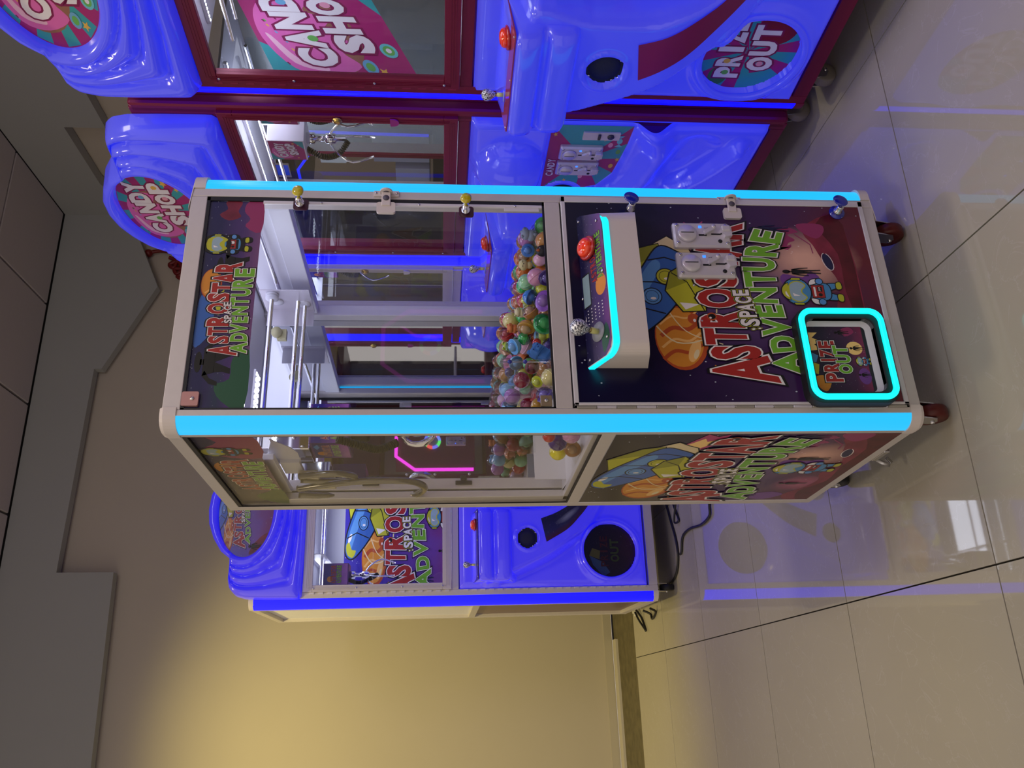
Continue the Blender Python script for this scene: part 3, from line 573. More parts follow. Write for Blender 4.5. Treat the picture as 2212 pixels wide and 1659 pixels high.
path = [(.1515, .000), (.1515, -.070)]+[(p[0], p[1]) for p in arc(.184, -.073, .0335, 180, 270, 6)]+[(p[0], p[1]) for p in arc(.520, -.073, .0335, 270, 330, 6)]+[(.590, -.020), (.600, -.002)]
b = MB(); n = len(path); vs = []
for (x, y) in path:
    z = topz(x, y); cxn = Vector((x-.38, y+.03)).normalized()
    for dx, dz in ((.0, -.015), (.0025, -.013), (.0025, .000), (.0, .002), (-.004, .002), (-.004, -.015)): vs.append((x+cxn.x*dx, y+cxn.y*dx, z+dz))
b.add(vs, [(i*6+k, i*6+(k+1) % 6, (i+1)*6+(k+1) % 6, (i+1)*6+k) for i in range(n-1) for k in range(6)]+[tuple(range(6))[::-1], tuple(range(6*(n-1), 6*n))]); b.build('light_strip', EM('cyan_shelf_neon', (.0, .80, 1.0), 1.25), shelf, label='cyan neon line around the control shelf')
a = Art((.155, -.103, .9295), (1, 0, 0), Vector((0, .103, .0465)).normalized(), Vector((0, -.0465, .103)).normalized(), .43, .112)
a.sheet(paint('control_print', (.01, .008, .05), (.06, .03, .14), (.16, .05, .22), 1.2), [(.0, .25), (.03, .06), (.08, .0), (.88, .0), (.93, .05), (1.03, .8), (1.04, 1.0), (0, 1.0)])
a.poly(ell(.46, .22, .07, .20), OR); a.poly(sm2([(.02, .3), (.12, .35), (.2, .15), (.10, .05)], 3), inkm('dark_green', (.02, .09, .05)))
a.letters([(c, (.50+i*.036, .58-.04*abs(i-4)/4), (.50+i*.036, .34), (.53+i*.036, .34), (.53+i*.036, .58-.04*abs(i-4)/4)) for i, c in enumerate('ASTROSTAR')], [(K, .07), (RD, .03)])
a.letters([(c, (.50+i*.036, .32), (.50+i*.036, .10), (.53+i*.036, .10), (.53+i*.036, .32)) for i, c in enumerate('ADVENTURE')], [(K, .07), (GN, .03)])
a.poly(rrect(.37, .60, .62, .93, .02), K); a.poly(rrect(.38, .59, .65, .91, .01), inkm('lcd_grey', (.22, .32, .36)))
for i in range(5):
    for j in range(5): a.poly(ell(.26+.022*j, .22+.14*i, .004, .022, 6), WH, j == 0 and i == 0)
a.poly(star(.30, .88, .03, 0, .25), WH); a.build(shelf, 'control_print')
up = Vector((0, -.0465, .103)).normalized()
push_button(shelf, (.478, -.048, .957), up, .92); joystick(shelf, (.228, -.058, .951), up)
screws([(x, y, topz(x, y)+.0035) for x, y in ((.17, -.015), (.20, -.088), (.385, -.092), (.54, -.085), (.585, -.012), (.35, -.006))], up, .0045, shelf)
# coin acceptors
for (x, z) in ((.545, .635), (.451, .635)):
    coin_acceptor(cm, Matrix.Translation((x, -.006, z)))
# locks with coloured turn handles
def cam_lock(x, z, mat, tilt, bracket):
    b = MB(); b.lathe([(.012, 0), (.012, .012), (.009, .014), (.009, .030), (.007, .032)], (x, -.004, z), (0, -1, 0), 18); l = b.build('door_lock', CHROME if bracket else STEEL, cm)
    b = MB(); c = Vector((x+.012, -.046, z+(.0 if bracket else .004))); R = Matrix.Rotation(tilt, 3, 'Y')
    if bracket:
        b.lathe([(.004, -.016), (.006, -.006), (.014, -.002), (.0155, .004), (.012, .008), (.004, .009)], c, (-.1, -1, .1), 22)
    else: b.ball(c, .017, sc=(1, .28, 1.25), R=R); b.cyl((x, -.03, z), (.3, -1, .1), .004, .018, 10)
    b.build('turn_handle', mat, l)
    if bracket:
        b = MB(); b.prism(rrect(-.017, .017, -.022, .018, .008), (x, -.001, z), (1, 0, 0), (0, 0, 1), (0, -1, 0), 0, .003); b.build('lock_plate', M('purple_plate', (.05, .012, .03), .3), l)
cam_lock(.632, 1.715, YEL, 0, True); cam_lock(.618, 1.275, YEL, 0, True); cam_lock(.632, .822, BLU, .5, False); cam_lock(.634, .232, BLU, .5, False)
b = MB(); b.cyl((.634, -.0045, .232), (0, -1, 0), .022, .004, 22); b.build('lock_plate', BLU, cm)
for (z) in (1.488, .536):
    b = MB(); x = .660
    b.box(x+.004, x+.022, -.004, 0, z-.034, z+.034, bev=.0015)
    ring = arc(0, 0, .017, -90, 90, 10); pts = [(-.018, -.015)]+[(p[0]+.012, p[1]) for p in ring]+[(-.018, .015)]; n = len(pts)
    b.prism(pts, (x+.012, 0, z), (0, -1, 0), (0, 0, 1), (1, 0, 0), -.002, .002)
    b.box(x-.034, x+.010, -.016, -.010, z-.012, z+.012, bev=.002); b.prism(rrect(-.017, .017, -.025, .025, .007), (x-.038, 0, z), (1, 0, 0), (0, 0, 1), (0, -1, 0), .004, .013)
    h = b.build('hasp', CAP, cm); k = MB(); k.lathe([(.0085, -.0006), (.0085, .0006)], (x+.0095, -.012, z), (-1, 0, 0), 18); k.lathe([(.0085, 0), (.0085, .0006)], (x-.010, -.0165, z), (0, -1, 0), 18); k.build('padlock_hole', M('shadow_grey', (.10, .09, .12), .6), h)
    screws([(x+.014, -.004, z-.028), (x+.014, -.004, z+.028)], (0, -1, 0), .004, h)
# prize hatch
HX0, HX1, HZ0, HZ1 = .058, .300, .200, .414
b = MB(); o_ = rrect(HX0-.014, HX1+.010, HZ0-.010, HZ1+.012, .035, 8); i_ = rrect(HX0+.016, HX1-.016, HZ0+.016, HZ1-.014, .026, 8); n = len(o_)
vs = [(x, -.005, z) for x, z in o_]+[(x, -.036, z) for x, z in o_]+[(x, -.036, z) for x, z in i_]+[(x, -.005, z) for x, z in i_]
b.add(vs, [(i+r*n, (i+1) % n+r*n, (i+1) % n+(r+1)*n, i+(r+1)*n) for r in range(3) for i in range(n)]); hatch = b.build('prize_hatch', BLACK, cm, label='black rubber surround of the prize hatch')
ctr = rrect(HX0, HX1, HZ0, HZ1, .030, 8); b = MB(); b.tube([(x, -.043, z) for x, z in ctr], .0078, 10, closed=True); b.build('neon_ring', TURQ, hatch, label='turquoise neon tube around the prize hatch')
b = MB(); i2 = rrect(HX0+.016, HX1-.016, HZ0+.016, HZ1-.014, .026, 8); i3 = rrect(HX0+.026, HX1-.030, HZ0+.032, HZ1-.020, .012, 8); n = len(i2)
vs = [(x, -.030, z) for x, z in i2]+[(x, -.016, z) for x, z in i2]+[(x, -.012, z) for x, z in i3]+[(x, -.0075, z) for x, z in i3]
b.add(vs, [(i+r*n, (i+1) % n+r*n, (i+1) % n+(r+1)*n, i+(r+1)*n) for r in range(3) for i in range(n)]); b.build('hatch_liner', WHITE, hatch)
a = Art((HX0+.024, -.0105, HZ0+.030), (1, 0, 0), (0, 0, 1), (0, -1, 0), HX1-HX0-.052, HZ1-HZ0-.048, .00002); a.sheet(paint('hatch_print', (.012, .010, .035), (.05, .015, .06), (.25, .03, .10), 1))
a.xf = lambda x, y: (min(1, max(0, x)), min(1, max(0, y)))
a.poly([(0, 0), (1, 0), (1, .07), (0, .07)], inkm('hatch_base', (.02, .03, .04)))
a.poly(sm2([(0, .98), (.03, .80), (.18, .72), (.26, .85), (.2, 1), (.03, 1)], 3), OR); a.poly([(.27, .9), (.42, .86), (.46, 1), (.30, 1)], LM_); a.poly([(.45, .9), (.55, .85), (.62, 1), (.46, 1)], SKIN)
a.poly([(.62, 1), (.64, .78), (.72, .88), (.76, .74), (.82, .9), (.90, .80), (.90, 1)], FL)
a.poly(ell(.66, .24, .10, .13), FL); a.poly(ell(.24, .16, .12, .10), PURP); a.poly(sm2([(.84, .36), (.95, .40), (.98, .25), (.90, .2)], 3), PK)
alien(a, .66, .08, .32); alien(a, .26, .05, .26); alien(a, .90, .28, .52, K)
pq = lambda ch, x0, x1, y0, y1: (ch, (x0, y1), (x0, y0), (x1, y0), (x1, y1))
a.letters([pq('P', .16, .29, .52, .80), pq('R', .31, .44, .54, .80), pq('I', .44, .52, .56, .82), pq('Z', .52, .64, .56, .82), pq('E', .66, .77, .56, .82)], [(K, .12), (WH, .075), (RD, .042)])
a.letters([pq('O', .28, .42, .34, .56), pq('U', .44, .56, .34, .58), pq('T', .57, .70, .36, .60)], [(K, .12), (WH, .075), (GN, .042)])
a.xf = lambda x, y: (.46+(x-.5)*1.0, min(1, max(.0, .20+(y-.5)*1.2))); astronaut(a, .5, .5, .8); a.build(hatch, 'prize_print', label='printed PRIZE OUT flap')
b = MB(); b.prism(rrect(.056, .092, 1.918, 1.957, .003, 2), (0, 0, 0), (1, 0, 0), (0, 0, 1), (0, -1, 0), -.005, .003); st = b.build('hinge_block', M('rose_plate', (.50, .26, .25), .4, .2), cm); screws([(.074, -.003, 1.932)], (0, -1, 0), .005, st)
b = MB(); b.box(.052, .080, -.004, .004, 1.07, 1.098, bev=.001); st = b.build('hinge_block', M('bronze_plate', (.28, .22, .14), .4, .4), cm); screws([(.066, -.004, 1.084)], (0, -1, 0), .005, st)
for (x, y) in ((.06, .07), (.62, .06), (.06, .66), (.66, .66)): castor(cm, x, y, .12, M('maroon_wheel', (.09, .008, .006), .35) if y < .3 else BLACK)
b = MB(); b.tube([(.012, .30, .112), (-.004, .30, .085), (-.012, .30, .066), (-.004, .30, .058), (.01, .30, .07)], .006, 8); b.box(.0, .02, .22, .30, .10, .118, bev=.003); b.build('levelling_bracket', STEEL, cm)
# ---- inside
b = MB(); b.box(.036, .70, .036, .70, 1.935, 1.955); b.build('inner_ceiling', WHITE, cm)
b = MB(); b.box(.04, .694, .700, .706, .90, 1.935); b.build('mirror_back', MIRROR, cm, label='mirror across the back of the prize chamber')
for q in ((.655, .694, .660, .699, .95, 1.935), (.04, .075, .660, .699, .95, 1.935)): bar('inner_post', *q, mat=ALUL)
b = MB(); b.box(.662, .700, .036, .660, 1.757, 1.815, bev=.002); b.box(.668, .700, .036, .66, 1.815, 1.93); b.build('inner_channel', WHITE, cm)
b = MB(); b.box(.034, .052, .34, .660, 1.80, 1.90, bev=.002); b.build('inner_channel', WHITE, cm)
for q in ((.012, .034, .660, .698, .94, 1.96), (.012, .030, .066, .70, .94, .955)): bar('window_trim', *q, mat=ALUL)
b = MB(); b.tube([(.640, .04, 1.85), (.640, .69, 1.85)], .007, 12); b.build('guide_rod', CHROME, cm); b = MB(); b.tube([(.072, .06, 1.87), (.072, .69, 1.87)], .006, 12); b.build('guide_rod', CHROME, cm)
br = MB()
for x in (.620, .100): br.box(x-.002, x+.002, .43, .57, 1.752, 1.905, bev=.001)
br = br.build('bridge_plate', SILVER, cm)
b = MB(); b.box(.56, .618, .555, .558, 1.752, 1.90); b.build('bridge_plate', SILVER, cm)
for (y, z, r) in ((.455, 1.868, .0065), (.500, 1.795, .0065), (.520, 1.776, .006)): b = MB(); b.tube([(.10, y, z), (.62, y, z)], r, 12); b.build('bridge_rod', CHROME, br)
for (y, z) in ((.455, 1.868), (.515, 1.778), (.50, 1.86)): b = MB(); b.lathe([(.010, 0), (.020, .003), (.020, .010), (.014, .012), (.020, .014), (.020, .020), (.01, .022)], (.612 if y > .46 else .598, y, z), (1, 0, 0), 20); b.build('roller', WHITE, br)
b = MB(); b.box(.50, .535, .53, .55, 1.83, 1.86, bev=.002); b.cyl((.52, .53, 1.86), (0, -1, 0), .017, .012); b.build('limit_switch', M('yellowed_nylon', (.55, .52, .30), .4), cm)
# carriage
b = MB(); b.box(.085, .205, .40, .53, 1.715, 1.83, bev=.003); ca = b.build('claw_carriage', CHROME, cm)
b = MB(); b.box(.088, .208, .36, .49, 1.60, 1.712, bev=.002); bx = b.build('carriage_box', M('purple_box', (.09, .03, .20), .35), ca)
def tiny(o, ex, en):
    a = Art(o, ex, (0, 0, 1), en, .118, .100, .00003); a.sheet(paint('carriage_print', (.03, .02, .20), (.22, .06, .34), (.42, .14, .52), 1.2)); a.poly(ell(.32, .78, .14, .14), OR); a.poly([(.6, .9), (.8, .98), (.95, .85), (.75, .8)], RB2)
    a.letters([hq(c, .08+i*.095, .165+i*.095, .52, .74) for i, c in enumerate('ASTROSTAR')], [(K, .07), (WH, .05), (RD, .02)]); a.letters([hq(c, .08+i*.095, .165+i*.095, .26, .47) for i, c in enumerate('ADVENTURE')], [(K, .07), (WH, .05), (GN, .02)]); a.build(bx, 'carriage_print')
tiny((.089, .3592, 1.605), (1, 0, 0), (0, -1, 0)); tiny((.0872, .484, 1.605), (0, -1, 0), (-1, 0, 0))
b = MB(); b.prism([(.26, 1.80), (.33, 1.755), (.375, 1.742), (.465, 1.745), (.465, 1.85), (.285, 1.80)], (.066, 0, 0), (0, 1, 0), (0, 0, 1), (1, 0, 0), -.001, .001); b.box(.054, .066, .43, .53, 1.745, 1.80, bev=.001); b.build('carriage_cover', WHITE, ca); screws([(.086, .378, 1.73)], (-1, 0, 0), .006, ca)
screws([(.12, .399, 1.76)], (0, -1, 0), .006, ca)
b = MB(); b.lathe([(.012, 0), (.030, .004), (.034, .012), (.034, .05), (.030, .055)], (.148, .425, 1.545), (0, 0, 1), 22); b.build('winch_housing', BLACK, ca)
cl = MB(); c0 = Vector((.148, .425, 0))
cl.lathe([(.006, 1.545), (.006, 1.515), (.014, 1.512), (.014, 1.49), (.010, 1.488), (.010, 1.47), (.019, 1.468), (.019, 1.435), (.012, 1.43)], c0, (0, 0, 1), 18); cl.lathe([(.001, 1.392), (.010, 1.394), (.017, 1.402), (.019, 1.415), (.015, 1.43), (.008, 1.434)], c0, (0, 0, 1), 18); claw = cl.build('claw_body', CHROME, ca)
for k in range(3):
    an = k*2.094+.5; d = Vector((math.cos(an), math.sin(an), 0)); pts = [c0+d*r+Vector((0, 0, z)) for r, z in ((.016, 1.455), (.036, 1.435), (.040, 1.405), (.028, 1.375), (.010, 1.358))]
    b = MB(); b.tube(smooth_pts(pts, 3), [.0045, .006, .008, .0085, .0085, .009, .0095, .010, .010, .009, .008, .006, .003], 8, flat=1.8); b.build('claw_finger', CHROME, claw)
def coil(pts, R_, r_, turns, name, mat, parent, n=10):
    P = smooth_pts(pts, 12); out = []; m = len(P); N = turns*n
    for i in range(N+1):
        u = i/N*(m-1); k = min(int(u), m-2); p = P[k].lerp(P[k+1], u-k); t = (P[k+1]-P[k]).normalized(); x = t.cross(Vector((0, .3, 1))).normalized(); y = t.cross(x)
        a = 2*math.pi*i/n; out.append(p+x*R_*math.cos(a)+y*R_*math.sin(a))
    b = MB(); b.tube(out, r_, 5); return b.build(name, mat, parent)
coil([(.09, .33, 1.63), (.085, .37, 1.57), (.09, .42, 1.52), (.12, .45, 1.47)], .010, .0030, 30, 'coil_cord', BLACK, ca)
HOSE = M('grey_hose', (.20, .185, .16), .2, .45, coat=.9)
zz = [(.702, 1.782), (.64, 1.702), (.583, 1.584), (.587, 1.458), (.661, 1.41), (.753, 1.407), (.843, 1.447), (.871, 1.577), (.836, 1.70), (.805, 1.79)]
b = MB(); b.tube(smooth_pts([(.024, .525+(y-.60)*.60, z-.012) for i, (y, z) in enumerate(zz)], 7), .0105, 10); b.build('hose_loop', HOSE, cm)
zz = [(.559, 1.754), (.517, 1.66), (.55, 1.602), (.606, 1.60), (.642, 1.66), (.615, 1.755)]
b = MB(); b.tube(smooth_pts([(.034, .52+(y-.60)*.60, z) for y, z in zz], 7), .0095, 10); b.build('hose_loop', HOSE, cm)
b = MB(); b.box(.03, .06, .56, .62, 1.66, 1.72, bev=.004); b.box(.035, .055, .50, .55, 1.70, 1.76, bev=.004); b.build('cable_connector', M('ivory_connector', (.62, .58, .48), .5), cm)
# light boards
for (x0, y0) in ((.13, .15), (.13, .30), (.42, .10)):
    b = MB(); b.box(x0, x0+.16, y0, y0+.06, 1.860, 1.866); bd = b.build('light_board', WHITE, cm); l = MB()
    for i in range(9):
        for j in range(3): l.cyl((x0+.010+i*.0175, y0+.012+j*.018, 1.8605), (0, 0, -1), .0052, .002, 8)
    o = l.build('light_emitting_dots', EM('led_dots', (.85, .90, 1), 24), bd)
b = MB(); b.tube([(.10, .045, 1.835), (.63, .045, 1.835)], .004, 8); b.build('light_tube', LEDT, cm)
lamp('chamber_light', 'AREA', (.37, .35, 1.925), 1.5, (.80, .80, 1), .6, (.37, .33, 0))
# play deck, chute
b = MB(); b.box(.200, .694, .036, .700, 1.018, 1.030); b.build('prize_deck', WHITE, cm)
b = MB(); b.box(.196, .202, .036, .700, .902, 1.030); b.box(.20, .698, .036, .040, .902, 1.03); b.box(.04, .20, .030, .036, .902, 1.02); b.box(.05, .20, .60, .604, .95, 1.05); b.build('chute_wall', WHITE, cm); screws([(.196, .45, .985)], (-1, 0, 0), .006, cm)
b = MB(); b.add([(.034, .036, .905), (.20, .036, .905), (.20, .70, .96), (.034, .70, .96)], [(0, 1, 2, 3)]); b.build('chute_floor', WHITE, cm)
for q in ((.199, .2015, .04, .36, 1.03, 1.205), (.05, .2015, .34, .3425, 1.075, 1.205)): b = MB(); b.box(*q); b.build('chute_divider', CLEAR, cm, label='clear acrylic divider of the prize chute')
b = MB(); b.tube([(.2, .06, 1.19), (.2, .06, 1.06)], .0015, 6); b.build('divider_rod', STEEL, cm); b = MB(); b.ball((.2, .058, 1.165), .006); b.ball((.2, .058, 1.125), .006); build_each(b, 'blue_knob', BLU, cm)
for z in (1.56, 1.27): b = MB(); b.box(.052, .066, .655, .660, z-.026, z+.026, bev=.002); b.box(.066, .082, .652, .657, z-.01, z+.01, bev=.002); b.build('mirror_clip', DARKM, cm)
screws([(.10+.02*k, .698, z) for k, z in ((0, 1.45), (0, 1.415), (0, 1.36), (0, 1.25))], (0, -1, 0), .005, cm)
# ================================================================== BIG MACHINES
BW, BH = 1.06, 2.37
def sstep(a, b, x): t = np.clip((x-a)/(b-a), 0, 1); return t*t*(3-2*t)
def poly_sd(P, X, Z):
    P = np.array(P); n = len(P); d = np.full(X.shape, 1e9); ins = np.zeros(X.shape, bool)
    for i in range(n):
        a, b = P[i-1], P[i]; ab = b-a; t = np.clip(((X-a[0])*ab[0]+(Z-a[1])*ab[1])/(ab@ab+1e-12), 0, 1)
        d = np.minimum(d, np.hypot(X-a[0]-t*ab[0], Z-a[1]-t*ab[1]))
        c = ((a[1] > Z) != (b[1] > Z)); xi = (b[0]-a[0])*(Z-a[1])/((b[1]-a[1]) if b[1] != a[1] else 1e-9)+a[0]; ins ^= c & (X < xi)
    return np.where(ins, d, -d)
def line_d(P, X, Z):
    P = np.array(P); d = np.full(X.shape, 1e9)
    for i in range(1, len(P)):
        a, b = P[i-1], P[i]; ab = b-a; t = np.clip(((X-a[0])*ab[0]+(Z-a[1])*ab[1])/(ab@ab+1e-12), 0, 1); d = np.minimum(d, np.hypot(X-a[0]-t*ab[0], Z-a[1]-t*ab[1]))
    return d
RAISE = sm2([(.12, 1.12), (.13, .97), (.17, .86), (.23, .73), (.30, .62), (.38, .52), (.48, .44), (.60, .385), (.74, .365), (.72, .42), (.64, .50), (.58, .58), (.545, .68), (.52, .78), (.52, .92), (.54, 1.12)], 4)
PRZ = (.280, .388, .155)
BX0, BX1, BZ0, BZ1 = .088, 1.035, .183, 1.235
def bump_h(X, Z):
    ed = np.minimum(np.minimum(X-BX0, BX1-X), np.minimum(Z-BZ0, BZ1-Z)); h = .035*np.sqrt(np.clip(1-(1-np.clip(ed/.03, 0, 1))**2, 0, 1))
    sd = poly_sd(RAISE, X, Z); h = h+(.025+.115*sstep(.36, .74, Z))*sstep(-.012, .035, sd)
    h = h+.018*np.exp(-((sd-.016)/.011)**2)*sstep(1.0, .9, Z)
    bd = np.hypot(X-.80, (Z-1.085)*1.05); h = h+.095*np.sqrt(np.clip(1-(bd/.14)**2, 0, 1))
    h = h+.05*sstep(.075, .0, line_d(sm2([(1.04, .60), (.93, .565), (.83, .58), (.74, .60), (.66, .66), (.60, .78), (.58, .95)], 4, False), X, Z))
    h = h+.055*sstep(.05, .0, line_d([(.955, .275), (.86, .325), (.77, .385), (.69, .46)], X, Z))
    h = h-.022*sstep(.10, .03, line_d([(.93, .42), (.80, .46)], X, Z))
    lf = poly_sd([(1.03, .96), (1.03, .66), (.93, .665), (.84, .675), (.745, .69), (.66, .74), (.63, .82), (.63, .97)], X, Z); h = h*(1-sstep(-.012, .004, lf))+.016*sstep(-.012, .004, lf)
    bw = np.hypot(X-.61, Z-.87); h = np.where(bw < .085, .022, h)
    d = np.hypot(X-PRZ[0], Z-PRZ[1]); h = h+.016*np.exp(-((d-PRZ[2]-.02)/.015)**2); h = np.where(d < PRZ[2], -.035, h)
    ds = np.hypot(X-.335, Z-.865); h = np.where(ds < .062, h*0+.150+.0*ds, h)+0; h = h+.010*np.exp(-((ds-.062)/.010)**2)
    return h
CIRC = ((PRZ[0], PRZ[1], PRZ[2]), (.335, .865, .062), (.61, .87, .085))
def H(x, z): return float(bump_h(np.array([[x]]), np.array([[z]]))[0, 0])
SILH = [(.53, 2.605), (.45, 2.596), (.372, 2.566), (.300, 2.520), (.248, 2.452), (.222, 2.436), (.185, 2.466), (.145, 2.480), (.100, 2.468), (.070, 2.435), (.055, 2.38), (.050, 2.28), (.048, 2.11), (.054, 2.092), (.30, 2.086)]
SILH = SILH+[(1.06-x, z) for x, z in SILH[::-1]]
def big_machine(name, label, loc, rz, th):
    red = th['frame']; root = thing(name, label, 'claw machine', loc, rz, th.get('group')); DEP = th['depth']
    def bx(nm, *a, bev=.002, mat=None, par=None, label=None): b = MB(); b.box(*a, bev=bev); return b.build(nm, mat or red, par or root, label=label)
    FR = .035
    for (x0, x1, y0, y1) in ((.052, .086, 0, .05), (0, .05, .045, .085), (BW-.052, BW-.022, 0, .05), (BW-.05, BW, .045, .085), (0, .05, DEP-.05, DEP), (BW-.05, BW, DEP-.05, DEP)): bx('corner_post', x0, x1, y0, y1, .12, BH)
    for sx in ((0, 1) if th['kind'] == 'space' or th.get('rstrip') else (0,)):
        pr = arc(.053, .047, .053, 180, 270, 8, .047); poly = pr+[(.053, .047)]; z0, z1 = .145, BH-.02
        if sx: poly = [(BW-x, y) for x, y in poly][::-1]
        b = MB(); b.prism(poly, (0, 0, 0), (1, 0, 0), (0, 1, 0), (0, 0, 1), z0, z1); b.build('light_strip', BLUELED, root, label='glowing deep blue corner strip')
        for za, zb in ((.118, .147), (BH-.022, BH+.004)):
            b = MB(); p2 = [((x-BW*sx)*1.04+BW*sx, y*1.04-.001) for x, y in poly]; b.prism(p2, (0, 0, 0), (1, 0, 0), (0, 1, 0), (0, 0, 1), za, zb); b.build('corner_cap', th['cap'], root)
    if th['kind'] != 'space' and not th.get('rstrip'): bx('corner_post', BW-.05, BW, 0, .05, .12, BH, bev=.012)
    for q in ((.086, BW-.052, 0, .05, .12, .17), (.086, BW-.052, 0, .045, 1.24, 1.278), (.086, BW-.052, 0, .045, 2.09, BH), (0, .05, .085, DEP-.05, .12, .165), (0, .05, .085, DEP-.05, 1.12, 1.16), (0, .05, .085, DEP-.05, BH-.04, BH), (BW-.05, BW, .085, DEP-.05, .12, .165), (BW-.05, BW, .085, DEP-.05, 1.12, 1.16), (BW-.05, BW, .085, DEP-.05, BH-.04, BH), (.05, BW-.05, DEP-.04, DEP, 1.2, 1.26), (.05, BW-.05, DEP-.04, DEP, BH-.04, BH), (.05, BW-.05, DEP-.04, DEP, .12, .16)): bx('frame_rail', *q)
    b = MB(); b.box(.02, .026, .085, DEP-.05, .165, 1.12); b.box(BW-.026, BW-.02, .085, DEP-.05, .165, 1.12); b.box(.05, BW-.05, .03, .04, .17, 1.24); b.box(.05, BW-.05, .05, DEP-.04, BH-.02, BH-.01); b.box(.05, BW-.05, DEP-.03, DEP-.02, .16, 1.2); build_each(b, 'side_board', th['side'], root)
    b = MB(); b.box(.02, .024, .085, DEP-.05, 1.16, BH-.04); b.box(BW-.024, BW-.02, .085, DEP-.05, 1.16, BH-.04); build_each(b, 'side_window', th.get('sideglass', GLASS), root)
    # door
    X0, X1, Z0, Z1 = .086, BW-.024, 1.281, 2.088; w1, w2 = .036, .036
    b = MB()
    for (x0, x1, z0, z1) in ((X0, X1, Z1-.052, Z1), (X0, X1, Z0, Z0+.048), (X0, X0+w1, Z0+.048, Z1-.052), (X1-w2, X1, Z0+.048, Z1-.052)):
        b.box(x0, x1, -.014, .004, z0, z1, bev=.0015, seg=1)
        hor = x1-x0 > z1-z0
        for k in range(3):
            if hor: zc = (z0+z1)/2+(-.2+.16*k)*(z1-z0); b.box(x0+.02, x1-.02, -.0155, -.013, zc-.0015, zc+.0015)
            else: xc = (x0+x1)/2+(-.2+.16*k)*(x1-x0); b.box(xc-.0015, xc+.0015, -.0155, -.013, z0-.02, z1+.02)
    dr = b.build('door_frame', red, root); bx('door_glass', X0+w1, X1-w2, -.004, 0, Z0+.048, Z1-.052, bev=0, mat=GLASS)
    screws([(X0+.018, -.0155, z) for z in (1.33, 1.55, 1.80, 2.03)], (0, -1, 0), .005, dr)
    b = MB()
    for k in range(16): b.box(X0-.012, X0-.001, -.006, .001, Z0+.01+k*.049, Z0+.035+k*.049)
    build_each(b, 'hinge_knuckle', th['cap2'], root)
    b = MB()
    for k in range(22): b.box(X0-.010, X0-.001, -.006, .001, .19+k*.0475, .215+k*.0475)
    build_each(b, 'hinge_knuckle', th['cap2'], root)
    b = MB(); b.lathe([(.017, 0), (.017, .004), (.013, .006), (.011, .011), (.009, .012)], (X1-.020, -.015, 1.69), (0, -1, 0), 22); b.build('door_lock', BRASS, dr)
    b = MB(); b.prism(arc(0, 0, .018, 180, 360, 10)+[(.018, .012), (-.018, .012)], (X1-.022, -.016, 1.50), (1, 0, 0), (0, 0, 1), (0, -1, 0), 0, .004); b.build('lock_tab', th['tab'], dr)
    # chamber
    bx('chamber_ceiling', .05, BW-.05, .03, DEP-.05, 2.098, 2.106, bev=0, mat=WHITE); bx('chamber_deck', .05, BW-.05, .046, DEP-.05, 1.262, 1.272, bev=0, mat=WHITE)
    bx('chamber_back', .05, BW-.05, DEP-.055, DEP-.05, 1.272, 2.098, bev=0, mat=th['back'])
    for y, z in ((.12, 2.085), (.24, 2.085)):
        b = MB(); b.box(.09, BW-.08, y-.004, y+.008, z, z+.012); ho = b.build('light_holder', ALUL, root); l = MB()
        for k in range(60): l.box(.10+k*.0148, .106+k*.0148, y-.003, y+.003, z-.002, z+.0005)
        l.build('light_emitting_dots', LEDW, ho)
    for y in (.20, .30): b = MB(); b.tube([(.06, y, 2.02), (BW-.06, y, 2.02)], .007, 8); b.build('guide_rod', CHROME, root)
    b = MB(); b.box(.30, .304, .06, DEP-.06, 1.99, 2.09) if th['kind'] == 'space' else b.box(.56, .82, .30, .303, 1.93, 2.06); b.build('bridge_plate', WHITE, root)
    cl_ = lamp('chamber_light', 'AREA', (0, 0, 0), th.get('lw', 4), (.85, .88, 1), .7, None, sy=.3); cl_.parent = root; cl_.location = (BW/2, DEP/2-.02, 2.07)
    # claw
    for gx in th['claws']:
        cb = bx('claw_carriage', gx-.06, gx+.06, .14, .26, 1.86, 2.0, mat=M('purple_box', (.09, .03, .20), .35) if th['kind'] == 'space' else WHITE)
        a = Art((gx-.058, .1392, 1.865), (1, 0, 0), (0, 0, 1), (0, -1, 0), .116, .13, .00004)
        if th['kind'] == 'space':
            a.sheet(paint('carriage_print', (.03, .02, .20), (.22, .06, .34), (.42, .14, .52), 1.2)); a.poly(ell(.25, .75, .14, .12), OR)
            a.letters([hq(c, .06+i*.097, .145+i*.097, .50, .72) for i, c in enumerate('ASTROSTAR')], [(K, .07), (RD, .03)]); a.letters([hq(c, .06+i*.097, .145+i*.097, .26, .47) for i, c in enumerate('ADVENTURE')], [(K, .07), (GN, .03)])
        else:
            candy_bits(a, mini=True)
        a.build(cb, 'carriage_print')
        if th['kind'] != 'space':
            a = Art((gx-.0605, .258, 1.865), (0, -1, 0), (0, 0, 1), (-1, 0, 0), .116, .13, .00004); candy_bits(a, mini=True); a.build(cb, 'carriage_print')
        c0 = Vector((gx, .20, 0)); cl = MB()
        cl.lathe([(.022, 1.86), (.022, 1.83), (.012, 1.825), (.012, 1.79), (.020, 1.787), (.020, 1.75), (.010, 1.745), (.010, 1.71)], c0, (0, 0, 1), 16); cw = cl.build('claw_body', CHROME, cb)
        for k in range(3):
            an = k*2.094+.3; d = Vector((math.cos(an), math.sin(an), 0)); b = MB(); b.tube(smooth_pts([c0+d*r+Vector((0, 0, z)) for r, z in ((.018, 1.77), (.06, 1.74), (.095, 1.68), (.070, 1.60))], 3), .0045, 6); b.build('claw_finger', CHROME, cw)
